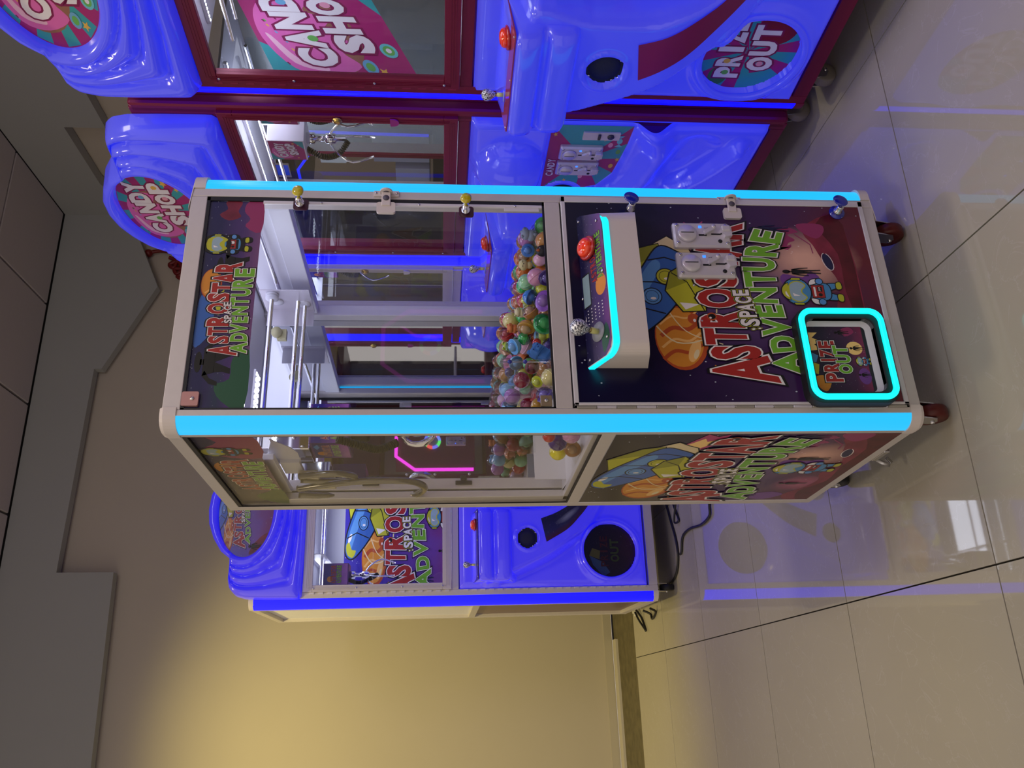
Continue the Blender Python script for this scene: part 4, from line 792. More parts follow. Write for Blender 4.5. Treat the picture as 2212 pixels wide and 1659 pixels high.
        coil([(gx-.03, .17, 1.86), (gx-.05, .15, 1.80), (gx-.03, .15, 1.74), (gx, .19, 1.70)], .010, .003, 26, 'coil_cord', BLACK, cb, 8)
    # moulded topper
    c0 = Vector((.53, 2.402)); nA, nR = 160, 34; vs = []; 
    P = np.array(SILH); 
    def hit(an):
        dx, dz = math.cos(an), math.sin(an); best = 0
        for i in range(len(P)):
            a, b_ = P[i-1], P[i]; ex_, ez_ = b_-a; det = dx*(-ez_)+dz*ex_
            if abs(det) < 1e-12: continue
            rx, rz_ = a[0]-c0.x, a[1]-c0.y; t = (rx*(-ez_)+rz_*ex_)/det; u = (dx*rz_-dz*rx)/det
            if t > 0 and -1e-6 <= u <= 1+1e-6: best = max(best, t)
        return best
    DA, DB = .258, .146
    for i in range(nA):
        an = 2*math.pi*i/nA; e = DA*DB/math.hypot(DB*math.cos(an), DA*math.sin(an)); R_ = max(hit(an), e+.02); dist = R_-e
        rw = min(.056, dist*.96); 
        for j in range(nR+1):
            t = j/nR; d = dist*t
            if d < rw: h = .075+.042*math.sqrt(max(0, 1-((d-rw/2)/(rw/2))**2))
            else:
                u = (d-rw)/max(1e-5, dist-rw); nb = 3; 
                h = .022+(1-u)*.045+.050*abs(math.sin(math.pi*nb*(u**.85)))**.6*min(1, (dist-rw)/.14)
            if t > .93: h *= math.sqrt(max(0, 1-((t-.93)/.07)**2))*.85+.15
            rr = e+d; vs.append((c0.x+math.cos(an)*rr, -h, c0.y+math.sin(an)*rr))
        rr = R_; vs.append((c0.x+math.cos(an)*rr, -.002, c0.y+math.sin(an)*rr))
    m_ = nR+2; tm_ = MB(); tm_.add(vs, [(i*m_+j, i*m_+j+1, ((i+1) % nA)*m_+j+1, ((i+1) % nA)*m_+j) for i in range(nA) for j in range(m_-1)], 0, True)
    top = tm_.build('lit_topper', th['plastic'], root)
    b = MB(); ol = [(c0.x+math.cos(2*math.pi*i/60)*hit(2*math.pi*i/60)*.985, c0.y+math.sin(2*math.pi*i/60)*hit(2*math.pi*i/60)*.985) for i in range(60)]
    b.prism(ol, (0, 0, 0), (1, 0, 0), (0, 0, 1), (0, 1, 0), -.004, -.001); b.build('topper_back', th['plastic'], top)
    a = Art((.53-DA, -.080, c0.y-DB), (1, 0, 0), (0, 0, 1), (0, -1, 0), 2*DA, 2*DB, .00006)
    def inside(x, y):
        v = Vector((x-.5, y-.5)); l = v.length; return (x, y) if l <= .497 else (.5+v.x/l*.497, .5+v.y/l*.497)
    a.clip = inside
    if th['kind'] == 'space':
        a.sheet(GALB, ell(.5, .5, .505, .505, 48)); a.poly(sm2([(.02, .4), (.15, .30), (.25, .08), (.12, .1)], 3), MG)
        a.xf = lambda x, y: (.5+(x-.5)*.95, .55+(y-.42)*.85); planet(a, .22, .70); rocket(a); a.xf = lambda x, y: (.5+(x-.5)*.98, .52+(y-.42)*1.05); title(a); alien(a, .10, .10, .32)
    else: candy_bits(a, oval=True)
    a.build(top, 'topper_print')
    # moulded body
    n1, n2 = 120, 126; xs_ = np.linspace(BX0, BX1, n1); zs_ = np.linspace(BZ0, BZ1, n2); X, Z = np.meshgrid(xs_, zs_); Hh = bump_h(X, Z); cell = xs_[1]-xs_[0]
    for qx, qz, qr in CIRC:      # put grid points exactly on the rims of the round openings
        d = np.hypot(X-qx, Z-qz)+1e-9; mk = np.abs(d-qr) < cell*.62; X = np.where(mk, qx+(X-qx)/d*qr, X); Z = np.where(mk, qz+(Z-qz)/d*qr, Z)
        Hh = np.where(mk, bump_h(qx+(X-qx)/qr*(qr+.004), qz+(Z-qz)/qr*(qr+.004)), Hh)
    vs = [(X[j, i], -Hh[j, i], Z[j, i]) for j in range(n2) for i in range(n1)]
    bd = MB(); bd.add(vs, [(j*n1+i, j*n1+i+1, (j+1)*n1+i+1, (j+1)*n1+i) for j in range(n2-1) for i in range(n1-1)], 0, True)
    for (x0, x1, z0, z1) in ((BX0, BX0+.004, BZ0, BZ1), (BX1-.004, BX1, BZ0, BZ1), (BX0, BX1, BZ0, BZ0+.004), (BX0, BX1, BZ1-.004, BZ1)): bd.box(x0, x1, -.002, .03, z0, z1)
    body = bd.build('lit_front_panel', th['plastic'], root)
    b = MB(); ring = [(PRZ[0]+math.cos(q)*(PRZ[2]+.006), -max(.03, H(PRZ[0]+math.cos(q)*(PRZ[2]+.02), PRZ[1]+math.sin(q)*(PRZ[2]+.02))-.004), PRZ[1]+math.sin(q)*(PRZ[2]+.006)) for q in [2*math.pi*i/48 for i in range(48)]]
    b.tube(ring, .012, 8, closed=True); b.build('hatch_rim', th['plastic'], body)
    r = PRZ[2]+.004; a = Art((PRZ[0]-r, .001, PRZ[1]-r), (1, 0, 0), (0, 0, 1), (0, -1, 0), 2*r, 2*r, .00006); a.clip = inside; a.o = Vector((PRZ[0]-r, -.012, PRZ[1]-r))
    if th['kind'] == 'space':
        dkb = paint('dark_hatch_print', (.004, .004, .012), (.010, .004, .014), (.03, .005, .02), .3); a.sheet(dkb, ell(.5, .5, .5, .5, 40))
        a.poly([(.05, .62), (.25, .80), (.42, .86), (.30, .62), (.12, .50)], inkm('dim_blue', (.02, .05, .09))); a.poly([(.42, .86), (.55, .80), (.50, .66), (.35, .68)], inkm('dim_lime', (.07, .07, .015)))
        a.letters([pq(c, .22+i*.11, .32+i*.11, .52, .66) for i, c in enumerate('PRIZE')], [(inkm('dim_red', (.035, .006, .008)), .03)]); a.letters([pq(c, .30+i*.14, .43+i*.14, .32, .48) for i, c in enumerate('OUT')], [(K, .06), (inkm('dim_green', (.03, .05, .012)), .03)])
    else:
        rays(a, ell(.5, .5, .5, .5, 40)); a.poly(ell(.18, .72, .12, .10), inkm('leaf_green', (.05, .20, .04))); a.poly(ell(.78, .3, .2, .2), inkm('deep_red', (.22, .01, .03))); a.poly([(.0, .35), (.2, .5), (.25, .3), (.1, .15)], TEAL)
        a.letters([pq(c, .16+i*.145, .29+i*.145, .52+.02*i, .76+.02*i) for i, c in enumerate('PRIZE')], [(MAR, .12), (WHC, .055)]); a.letters([pq(c, .26+i*.19, .43+i*.19, .22+.02*i, .47+.02*i) for i, c in enumerate('OUT')], [(MAR, .12), (WHC, .055)])
        for (x, y, c) in ((.225, .66, SWG), (.37, .68, SWO), (.345, .345, SWP)): a.poly(ell(x, y, .03, .035, 14), c)
    a.build(body, 'prize_print', label='round printed prize hatch')
    # swoosh print
    lo = smooth_pts([(.30, .761), (.373, .638), (.45, .56), (.524, .50), (.62, .44), (.72, .405)], 6); up_ = smooth_pts([(.447, .79), (.47, .72), (.50, .66), (.55, .58), (.62, .50), (.72, .41)], 6)
    vs = []; n = len(lo); m2 = 10; uv = []
    for i in range(n):
        for j in range(m2+1):
            p = lo[i].lerp(up_[i], .06+.88*j/m2); vs.append((p.x, p.y)); uv.append((i/(n-1), j/m2))
    xs2 = np.array([[p[0] for p in vs]]); zs2 = np.array([[p[1] for p in vs]]); hh = bump_h(xs2, zs2)[0]
    b = MB(); b.add([(p[0], -hh[k]-.004, p[1]) for k, p in enumerate(vs)], [(i*(m2+1)+j, (i+1)*(m2+1)+j, (i+1)*(m2+1)+j+1, i*(m2+1)+j+1) for i in range(n-1) for j in range(m2)], 0, True); b.uv = uv; b.build('swoosh_print', th['swoosh'], body)
    # speaker
    for (sx, sz, sh) in ((.335, .865, .150), (.61, .87, .022)):
        b = MB(); b.lathe([(.060, -.004), (.060, .008), (.056, .011), (.048, .008)], (sx, -sh, sz), (0, -1, 0), 30); sp = b.build('speaker', BLACK, body); b = MB(); b.lathe([(.048, 0), (.046, .010), (.02, .014), (.001, .014)], (sx, -sh, sz), (0, -1, 0), 26); b.build('speaker_grille', M('speaker_mesh', (.012, .013, .03), .6, bump=.8, nscale=900), sp)
        screws([(sx+.053*math.cos(q), -sh-.011, sz+.053*math.sin(q)) for q in (.6, 2.2, 3.7, 5.3)], (0, -1, 0), .0045, sp)
    # control shelf
    pr = sm2([(0, .93), (-.15, .950), (-.205, .966), (-.222, .99), (-.222, 1.032), (-.206, 1.048), (-.208, 1.060), (-.230, 1.072), (-.240, 1.10), (-.236, 1.128), (-.20, 1.138), (0, 1.158)], 4)
    sx0, sx1 = .108, .495; nn = 7; vs = []; m2 = len(pr)
    for i in range(nn):
        sc = (.86, .965, 1, 1, 1, .965, .86)[i]; x = (sx0, sx0+.012, sx0+.035, (sx0+sx1)/2, sx1-.035, sx1-.012, sx1)[i]; vs += [(x, y*sc, 1.05+(z-1.05)*(1 if sc == 1 else sc+.02)) for y, z in pr]
    b = MB(); b.add(vs, [(i*m2+k, i*m2+(k+1) % m2, (i+1)*m2+(k+1) % m2, (i+1)*m2+k) for i in range(nn-1) for k in range(m2)]+[tuple(range(m2))[::-1], tuple(range((nn-1)*m2, nn*m2))], 0, True); shf = b.build('control_shelf', th['plastic'], body)
    ty_ = lambda y: 1.1575+y*(-.1)*-1 if False else 1.160+y*.115
    b = MB(); pl = rrect(sx0+.004, sx1-.004, -.216, -.035, .015, 4); b.add([(x, y, ty_(y)+.002) for x, y in pl]+[(x, y, ty_(y)+.006) for x, y in pl], [tuple(range(len(pl), 2*len(pl)))]+[(i, (i+1) % len(pl), len(pl)+(i+1) % len(pl), len(pl)+i) for i in range(len(pl))]); pn = b.build('control_plate', th['plate'], shf)
    push_button(pn, (.415, -.140, ty_(-.140)+.006), (0, -.1, 1), .95); joystick(pn, (.198, -.140, ty_(-.140)+.006), (0, -.05, 1), .85)
    screws([(x, y, ty_(y)+.006) for x in (sx0+.02, .32, sx1-.02) for y in (-.205, -.05)], (0, -.1, 1), .004, pn)
    # coin plate
    lf = [(1.028, .955), (1.028, .668), (.93, .672), (.84, .682), (.75, .695), (.668, .742), (.637, .82), (.637, .955)]
    a = Art((.637, -.0185, .668), (1, 0, 0), (0, 0, 1), (0, -1, 0), .391, .290, .00006); ln = [((x-.637)/.391, (z-.668)/.290) for x, z in lf]
    if th['kind'] == 'space': a.sheet(GAL, ln)
    else:
        rays(a, ln, True)
        for (x, y, r_) in ((.86, .93, .03), (.80, .30, .03), (.30, .30, .04), (.5, .08, .035), (.15, .7, .03)): a.poly(star(x, y, r_), SWO)
        for (x, y, c) in ((.72, .22, SWP), (.62, .10, SWG), (.4, .14, SWO), (.22, .5, SWP)): a.poly(ell(x, y, .035, .03, 14), c)
        a.poly(ell(.78, .12, .04, .035, 14), TEALL); a.poly([(.74, .12), (.70, .17), (.70, .07)], TEALL); a.poly([(.82, .12), (.86, .17), (.86, .07)], TEALL)
        a.letters([pq(c, .22+i*.055, .27+i*.055, .86, .96) for i, c in enumerate('CANDY')], [(MAR, .08), (WHC, .03)]); a.letters([pq(c, .26+i*.055, .31+i*.055, .74, .84) for i, c in enumerate('SHOP')], [(MAR, .08), (WHC, .03)])
    cp = a.build(body, 'coin_plate_print')
    for x in (.880, .785): coin_acceptor(cp, Matrix.Translation((x, -.019, .835)) @ Matrix.Scale(.98, 4))
    b = MB(); b.prism(rrect(-.021, .021, -.066, .066, .003, 2), (.975, 0, .775), (1, 0, 0), (0, 0, 1), (0, -1, 0), .019, .025); tl = b.build('bill_lock', SILVER, cp)
    b = MB(); b.cyl((.975, -.025, .742), (0, -1, 0), .012, .004, 16); b.box(.962, .988, -.031, -.025, .778, .788, bev=.001); build_each(b, 'lock_plug', DARKM, tl)
    for (x, y) in ((.08, .09), (BW-.08, .09), (.08, DEP-.08), (BW-.08, DEP-.08)): castor(root, x, y, .12, th['wheel'])
    return root
PINKR = inkm('ray_magenta', (.38, .02, .16)); TEAL = inkm('ray_teal', (.04, .34, .38)); TEALL = inkm('candy_teal', (.15, .55, .60)); MAR = inkm('maroon', (.22, .01, .08)); WHC = inkm('candy_white', (.78, .74, .80)); DON = inkm('icing_pink', (.70, .14, .45)); DONL = inkm('icing_light', (.85, .50, .66)); BRN = inkm('dough_brown', (.30, .13, .09))
SWG = inkm('sweet_green', (.14, .45, .10)); SWO = inkm('sweet_yellow', (.75, .45, .08)); SWP = inkm('sweet_pink', (.75, .32, .45)); SWB = inkm('sweet_blue', (.15, .40, .65))
def rays(a, outline, full=False):
    a.sheet(PINKR, outline); pts = outline; cx_, cy_ = .5, .5; n = len(pts); a.k += 1
    m = max(8, n//5)
    for i in range(0, n, 4 if n > 20 else 2):
        j = (i+(2 if n > 20 else 1)) % n; a.mb.add([a.P(cx_, cy_), a.P(*pts[i]), a.P(*pts[j])], [(0, 1, 2)], a.mi(TEAL))
def candy_bits(a, mini=False, oval=False, tall=False):
    if oval:
        rays(a, ell(.5, .5, .505, .505, 48)); a.xf = lambda x, y: (.5+(x-.5)*.92, .5+(y-.5)*.92)
    else: a.sheet(PINKR); a.poly([(0, 1), (.35, 1), (.12, .6), (0, .7)], TEAL); a.poly([(.6, 0), (1, 0), (1, .3)], TEAL)
    a.poly(ell(.42, .60, .36, .34), BRN); a.poly(sm2([(.08, .60), (.14, .84), (.38, .96), (.62, .92), (.76, .74), (.72, .50), (.62, .56), (.56, .40), (.46, .48), (.36, .34), (.28, .44), (.16, .36)], 4), DON)
    a.poly(sm2([(.12, .62), (.18, .82), (.40, .92), (.40, .89), (.22, .78), (.17, .62)], 4), DONL)
    rnd = random.Random(3)
    for k in range(0 if mini else 16):
        x, y = .16+.5*rnd.random(), .62+.28*rnd.random(); a.poly([(x, y), (x+.02, y+.012), (x+.017, y+.024), (x-.003, y+.012)], [SWO, SWB, SWG, MAR][k % 4], k == 0)
    for (x, y, r_) in ((.88, .30, .05), (.80, .16, .035), (.12, .22, .04)): a.poly(star(x, y, r_, 15), SWO)
    a.letters([pq(c, .16+i*.150, .30+i*.150, .50+.03*i-(.04 if i == 4 else 0), .76+.03*i-(.04 if i == 4 else 0)) for i, c in enumerate('CANDY')], [(MAR, .12), (WHC, .06)])
    a.letters([pq(c, .28+i*.155, .42+i*.155, .19+.03*i, .45+.03*i) for i, c in enumerate('SHOP')], [(MAR, .12), (WHC, .06)])
    if not mini:
        for (x, y, c) in ((.385, .60, SWG), (.69, .69, SWB), (.675, .375, SWP), (.825, .45, SWO)): a.poly(ell(x, y, .026, .038, 14), c)
        a.poly(ell(.30, .10, .06, .06, 18), TEALL); a.poly(ell(.30, .10, .04, .04, 18), SWG); a.poly(ell(.30, .10, .02, .02, 12), WHC); a.poly(ell(.16, .30, .06, .05, 18), SWB); a.poly(ell(.16, .30, .035, .03, 18), SWG)
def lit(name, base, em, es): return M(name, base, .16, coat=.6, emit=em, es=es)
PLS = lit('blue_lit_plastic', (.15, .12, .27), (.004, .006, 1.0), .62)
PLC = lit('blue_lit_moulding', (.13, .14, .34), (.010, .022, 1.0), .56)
REDF = M('crimson_frame', (.20, .010, .045), .36, .25, noise=.05, nscale=50)
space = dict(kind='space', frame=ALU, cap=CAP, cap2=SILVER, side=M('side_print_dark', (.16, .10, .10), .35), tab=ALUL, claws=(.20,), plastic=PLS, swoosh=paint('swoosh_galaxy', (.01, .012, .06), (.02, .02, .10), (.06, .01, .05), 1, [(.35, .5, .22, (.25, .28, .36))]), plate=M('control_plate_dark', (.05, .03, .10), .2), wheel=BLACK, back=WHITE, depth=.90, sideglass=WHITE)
candy = dict(kind='candy', frame=REDF, cap=REDF, cap2=M('crimson_hinge', (.30, .02, .08), .35, .3), side=PINKR, tab=M('magenta_tab', (.35, .02, .25), .4), claws=(.62, .84), plastic=PLC, swoosh=M('crimson_swoosh', (.24, .012, .09), .3), plate=M('control_plate_pink', (.30, .05, .12), .15), wheel=M('grey_wheel', (.25, .22, .18), .5), back=M('painted_haze_back', (.40, .46, .46), .15, alpha=.42), depth=.60, group=None)  # back panel: grey-green haze in the colour stands in for mirror reflections
lmach = big_machine('claw_machine', 'tall white-framed space claw machine glowing blue, against the beige wall', (.018, 2.822, 0), math.radians(-3.6), space)
fa = full_art((.12, .52, 1.19), (1, 0, 0), (0, 0, 1), (0, -1, 0), .86, .74, 1.0, lmach, GALB, label='printed space scene on the chamber back')
sp3 = dict(space); sp3.update(sideglass=GLASS, back=glass('tinted_glass', (.60, .66, .66), 2.2), depth=.45, claws=(.7,), lw=2.5)
c3 = big_machine('claw_machine', 'white-framed claw machine glowing blue, seen only through the panes of the small white machine', (1.36+BW*math.sin(math.radians(4)), 1.475+BW*math.cos(math.radians(4)), 0), math.radians(-94), sp3)
cc = dict(candy); cc['claws'] = (.40,); cc['rstrip'] = True
c1 = big_machine('claw_machine', 'crimson candy claw machine glowing blue, nearest to the camera and cut by the frame edge', (1.243, .288, 0), math.radians(-88.0), cc)
a2 = math.radians(3.5); c2 = big_machine('claw_machine', 'crimson candy claw machine glowing blue, half hidden behind the small white machine', (1.27+BW*math.sin(a2), .345+BW*math.cos(a2), 0), math.radians(-93.5), candy)
a = Art((.05, .02, 1.39), Vector((0, .64, .30)).normalized()*1.0, (0, 0, 1), (1, 0, 0), .60, .46, .00008); candy_bits(a); a.build(c1, 'inside_print', label='slanted printed candy scene on the inner side wall')
# ================================================================== PRIZES
def hue(n, c): return M('capsule_'+n, c, .12, coat=1)
def hclear(n, c): return glass('capsule_clear_'+n, c, 1.0, .02)
def capsule(p, r, cn, col, ccol, label, group='prize capsules in the claw machine', full=False, k=0):
    rnd = random.Random(k*17+3); ax = Vector((rnd.uniform(-1, 1), rnd.uniform(-1, .2), rnd.uniform(-.6, 1))).normalized(); q = Vector((0, 0, 1)).rotation_difference(ax)
    R = q.to_matrix(); b = MB(); n, m = 18, 7
    def dome(sg, rad, mb, mi=0):
        vs = [R @ Vector((rad*math.sin(t)*math.cos(a_), rad*math.sin(t)*math.sin(a_), sg*rad*math.cos(t))) for t in [math.pi/2*i/m for i in range(m+1)] for a_ in [2*math.pi*j/n for j in range(n)]]
        fs = [(i*n+j, i*n+(j+1) % n, (i+1)*n+(j+1) % n, (i+1)*n+j)[::(1 if sg < 0 else -1)] for i in range(m) for j in range(n)]; mb.add(vs, fs, mi, True)
    dome(-1, r, b); b.lathe([(r*.97, -r*.06), (r*1.03, -r*.05), (r*1.03, r*.05), (r*.97, r*.06)], (0, 0, 0), ax, n)
    o = b.build('prize_capsule', hue(cn, col)); o.location = p; tag(o, label, 'prize capsule', group)
    b = MB(); dome(1, r*.99, b); b.build('upper_shell', hue(cn, col) if full else hclear(cn, ccol), o)
    if not full: b = MB(); b.ball(R @ Vector((0, 0, r*.1)), r*.6, n=10, m=6); b.build('little_toy', hue(cn+'_toy', [min(1, c*.6+.25) for c in col]), o)
    return o
CAPS = [((.452, .060, 1.055), .023, 'violet', (.10, .03, .20), (.55, .5, .8), 0, 'dark violet capsule against the front glass beside the pink one'),
 ((.466, .080, 1.082), .025, 'pink', (.62, .28, .42), (.8, .6, .7), 1, 'solid pink capsule with a wide seam in the front row'),
 ((.486, .140, 1.103), .023, 'mint', (.28, .60, .32), (.7, .9, .7), 1, 'pale mint capsule resting above the pink one'),
 ((.488, .150, 1.062), .021, 'orchid', (.42, .14, .45), (.8, .6, .9), 0, 'orchid capsule tucked under the pale mint one'),
 ((.437, .140, 1.093), .022, 'blue', (.03, .18, .55), (.45, .65, .9), 0, 'royal blue capsule below the pale mint one'),
 ((.386, .070, 1.065), .029, 'lilac', (.42, .20, .55), (.72, .6, .85), 0, 'large lilac capsule in the middle of the front glass'),
 ((.380, .120, 1.098), .023, 'amber', (.50, .22, .05), (.85, .8, .75), 0, 'clear capsule with amber base beside the yellow snout toy'),
 ((.322, .080, 1.068), .029, 'green', (.02, .38, .10), (.4, .8, .5), 0, 'large bright green capsule with a pink toy inside'),
 ((.329, .120, 1.112), .024, 'gold', (.55, .30, .02), (.85, .8, .7), 0, 'golden capsule above the large bright green one'),
 ((.338, .200, 1.108), .019, 'leaf', (.03, .40, .08), (.6, .85, .7), 0, 'small green capsule left of the golden one'),
 ((.312, .200, 1.140), .023, 'sky', (.20, .48, .72), (.65, .8, .95), 0, 'light blue capsule, topmost of the pile'),
 ((.300, .150, 1.080), .013, 'scarlet', (.50, .02, .02), (.8, .5, .5), 1, 'small red capsule between the green and blue toys'),
 ((.284, .130, 1.050), .019, 'plum', (.09, .03, .22), (.5, .45, .75), 0, 'plum capsule under the blue bear toy'),
 ((.290, .260, 1.128), .021, 'sky', (.20, .48, .72), (.65, .8, .95), 0, 'light blue capsule just below the topmost one'),
 ((.268, .220, 1.096), .018, 'leaf', (.03, .40, .08), (.6, .85, .7), 1, 'solid green capsule under the light blue ones'),
 ((.250, .290, 1.134), .019, 'sky', (.20, .48, .72), (.65, .8, .95), 0, 'light blue capsule beside the dark violet one at the back'),
 ((.302, .350, 1.140), .015, 'ink', (.03, .015, .14), (.4, .4, .7), 1, 'dark indigo capsule at the back of the pile'),
 ((.213, .205, 1.121), .023, 'maroon', (.28, .02, .05), (.8, .5, .55), 1, 'maroon capsule just behind the acrylic divider'),
 ((.213, .120, 1.100), .019, 'crimson', (.42, .02, .04), (.85, .55, .6), 0, 'crimson capsule beside the blue bear toy'),
 ((.166, .110, 1.090), .016, 'lime', (.60, .62, .04), (.9, .95, .6), 0, 'lime yellow capsule behind the crimson one'),
 ((.158, .064, 1.062), .024, 'lemon', (.68, .60, .22), (.9, .88, .55), 1, 'pale yellow capsule in the lower left corner of the glass'),
 ((.108, .066, 1.078), .023, 'iris', (.20, .14, .48), (.7, .65, .9), 0, 'blue-violet capsule by the bronze hinge block'),
 ((.100, .112, 1.092), .018, 'gold', (.55, .30, .02), (.85, .8, .7), 1, 'golden capsule behind the blue-violet one'),
 ((.228, .300, 1.102), .017, 'mint', (.28, .60, .32), (.7, .9, .7), 0, 'mint capsule at the back by the chute'),
 ((.150, .240, 1.100), .024, 'maroon', (.28, .02, .05), (.8, .5, .55), 0, 'maroon capsule seen through the acrylic divider'),
 ((.590, .140, 1.093), .019, 'azure', (.08, .30, .62), (.55, .7, .95), 0, 'azure capsule under the grey-blue snout toy'),
 ((.552, .128, 1.062), .019, 'rose', (.75, .42, .55), (.85, .65, .75), 1, 'rose capsule beside the black bird toy'),
 ((.662, .150, 1.058), .025, 'violet', (.10, .03, .20), (.55, .5, .8), 0, 'violet capsule in the far right corner of the glass'),
 ((.085, .440, .997), .026, 'lemonade', (.80, .72, .02), (.9, .9, .4), 1, 'bright yellow capsule lying in the chute by the side window'),
 ((.078, .330, 1.012), .028, 'grape', (.05, .01, .16), (.5, .4, .7), 1, 'dark purple capsule lying in the chute by the side window'),
 ((.075, .388, .962), .025, 'caramel', (.40, .20, .05), (.85, .75, .6), 0, 'caramel capsule lowest in the chute'),
 ((.070, .250, .985), .026, 'candyfloss', (.60, .28, .48), (.8, .6, .8), 1, 'pink capsule in the chute nearest the front corner'),
 ((.070, .265, 1.045), .018, 'scarlet', (.50, .02, .02), (.8, .5, .5), 1, 'small red capsule on top of the chute heap')]
FIX = []
for k, (p, r, cn, col, cc_, full, lab) in enumerate(CAPS): capsule(p, r, cn, col, cc_, lab, full=bool(full), k=k); FIX.append((Vector(p), r))
def toy(p, s, col, label, kind, rz=0, cat='toy'):
    m = M('rubber_'+kind, col, .5, noise=.04, nscale=20); dk = M('rubber_dark', (.04, .02, .02), .5); root = thing('rubber_toy', label, cat, p, rz, 'soft rubber animal toys in the claw machine')
    def P(nm, f, mat=m):
        b = MB(); f(b); return b.build(nm, mat, root) if nm in ('head', 'body') else build_each(b, nm, mat, root)
    if kind == 'snout_grey' or kind == 'snout_orange' or kind == 'snout_yellow':
        P('body', lambda b: b.ball((0, s*.15, -s*.35), s*.62, sc=(1.05, 1, .8)))
        P('head', lambda b: (b.ball((0, 0, s*.22), s*.60, sc=(1.1, 1, .82)), b.ball((s*.12, -s*.42, s*.25), s*.40, sc=(1.1, .55, .8))))
        P('nostril', lambda b: (b.ball((s*.02, -s*.64, s*.34), s*.055), b.ball((s*.24, -s*.63, s*.34), s*.055)), M('nostril_'+kind, [c*.45 for c in col], .6))
        P('ear', lambda b: (b.ball((-s*.5, 0, s*.6), s*.16), b.ball((s*.5, 0, s*.6), s*.16)))
        P('leg', lambda b: (b.cyl((-s*.3, -s*.1, -s*.95), (0, 0, 1), s*.18, s*.4), b.cyl((s*.3, -s*.1, -s*.95), (0, 0, 1), s*.18, s*.4)))
    elif kind == 'block_bear':
        R = Matrix.Rotation(.6, 4, 'Y')
        P('body', lambda b: b.box(-s*.55, s*.55, -s*.35, s*.45, -s*.75, s*.25, bev=s*.2, R=R))
        P('head', lambda b: b.box(-s*.62, s*.42, -s*.55, s*.45, s*.0, s*.80, bev=s*.16, R=R))
        P('snout', lambda b: b.box(-s*.30, s*.14, -s*.80, -s*.45, s*.12, s*.46, bev=s*.08, R=R))
        P('ear', lambda b: (b.box(-s*.66, -s*.36, -s*.2, s*.1, s*.68, s*.98, bev=s*.08, R=R), b.box(s*.16, s*.46, -s*.2, s*.1, s*.68, s*.98, bev=s*.08, R=R)))
        P('spot', lambda b: [b.ball(R @ Vector(q), s*.055) for q in ((-s*.38, -s*.56, s*.56), (s*.2, -s*.56, s*.56), (-s*.08, -s*.80, s*.36), (s*.5, -s*.2, -s*.2))], M('spot_blue', (.01, .04, .2), .5))
        P('foot', lambda b: b.box(s*.18, s*.5, -s*.62, -s*.3, -s*.95, -s*.66, bev=s*.06, R=R), M('foot_brown', (.14, .07, .04), .6))
    elif kind == 'sleepy_bear':
        P('head', lambda b: b.ball((0, 0, 0), s*.8, sc=(1.1, .9, .9))); P('ear', lambda b: (b.ball((-s*.68, 0, s*.58), s*.22), b.ball((s*.68, 0, s*.58), s*.22)), M('rubber_tan', (.30, .20, .10), .5))
        P('eye', lambda b: (b.tube([(-s*.5, -s*.60, s*.2), (-s*.34, -s*.70, s*.10), (-s*.18, -s*.70, s*.18)], s*.035, 6), b.tube([(s*.18, -s*.70, s*.18), (s*.34, -s*.70, s*.10), (s*.5, -s*.60, s*.2)], s*.035, 6)), dk)
        P('nose', lambda b: b.ball((0, -s*.72, 0), s*.08), dk); P('body', lambda b: b.ball((0, .1*s, -s*.9), s*.55))
    elif kind == 'bird':
        P('body', lambda b: b.ball((0, 0, 0), s*.85, sc=(.95, .9, 1.05))); P('beak', lambda b: b.lathe([(s*.26, 0), (s*.18, s*.22), (.001, s*.45)], (-s*.1, -s*.5, s*.55), (-.2, -.5, .8), 12), M('rubber_rust', (.45, .12, .03), .5))
        P('eye', lambda b: b.ball((s*.15, -s*.72, s*.42), s*.06), WHITE); P('foot', lambda b: (b.box(-s*.5, -s*.1, -s*.75, -s*.3, -s*1.0, -s*.85, bev=s*.04), b.box(s*.1, s*.5, -s*.75, -s*.3, -s*1.0, -s*.85, bev=s*.04)), M('rubber_rust', (.45, .12, .03), .5))
    elif kind == 'frog':
        P('body', lambda b: b.ball((0, 0, -s*.2), s*.7)); P('head', lambda b: (b.ball((0, -s*.1, s*.4), s*.55, sc=(1.1, 1, .8)), b.ball((-s*.35, -s*.2, s*.8), s*.2), b.ball((s*.35, -s*.2, s*.8), s*.2)))
        P('eye', lambda b: (b.ball((-s*.35, -s*.38, s*.84), s*.07), b.ball((s*.35, -s*.38, s*.84), s*.07)), dk); P('leg', lambda b: (b.ball((-s*.6, -s*.2, -s*.6), s*.25), b.ball((s*.6, -s*.2, -s*.6), s*.25)))
    elif kind == 'star':
        P('body', lambda b: b.prism(star(0, 0, s*1.1, 10, .5), (0, 0, 0), (1, 0, 0), (0, 0, 1), (0, 1, 0), -s*.22, s*.22)); P('eye', lambda b: (b.ball((-s*.15, -s*.24, s*.1), s*.06), b.ball((s*.15, -s*.24, s*.1), s*.06)), dk)
    elif kind == 'woolly':
        P('body', lambda b: [b.ball((s*.45*math.cos(q)*math.cos(t), s*.45*math.sin(q)*math.cos(t), s*.45*math.sin(t)), s*.32, n=8, m=6) for q in (0, 1.05, 2.1, 3.14, 4.2, 5.2) for t in (-.9, 0, .9)])
        P('head', lambda b: b.ball((-s*.5, -s*.3, s*.1), s*.32), M('rubber_tan', (.30, .20, .10), .5))
    FIX.append((Vector(p), s*.85)); return root
toy((.612, .090, 1.098), .027, (.22, .28, .42), 'grey-blue rubber toy with a round snout on top of the pile at the right', 'snout_grey', .5)
toy((.543, .068, 1.062), .020, (.02, .02, .025), 'black rubber bird toy with a rust beak at the front glass', 'bird', -.2)
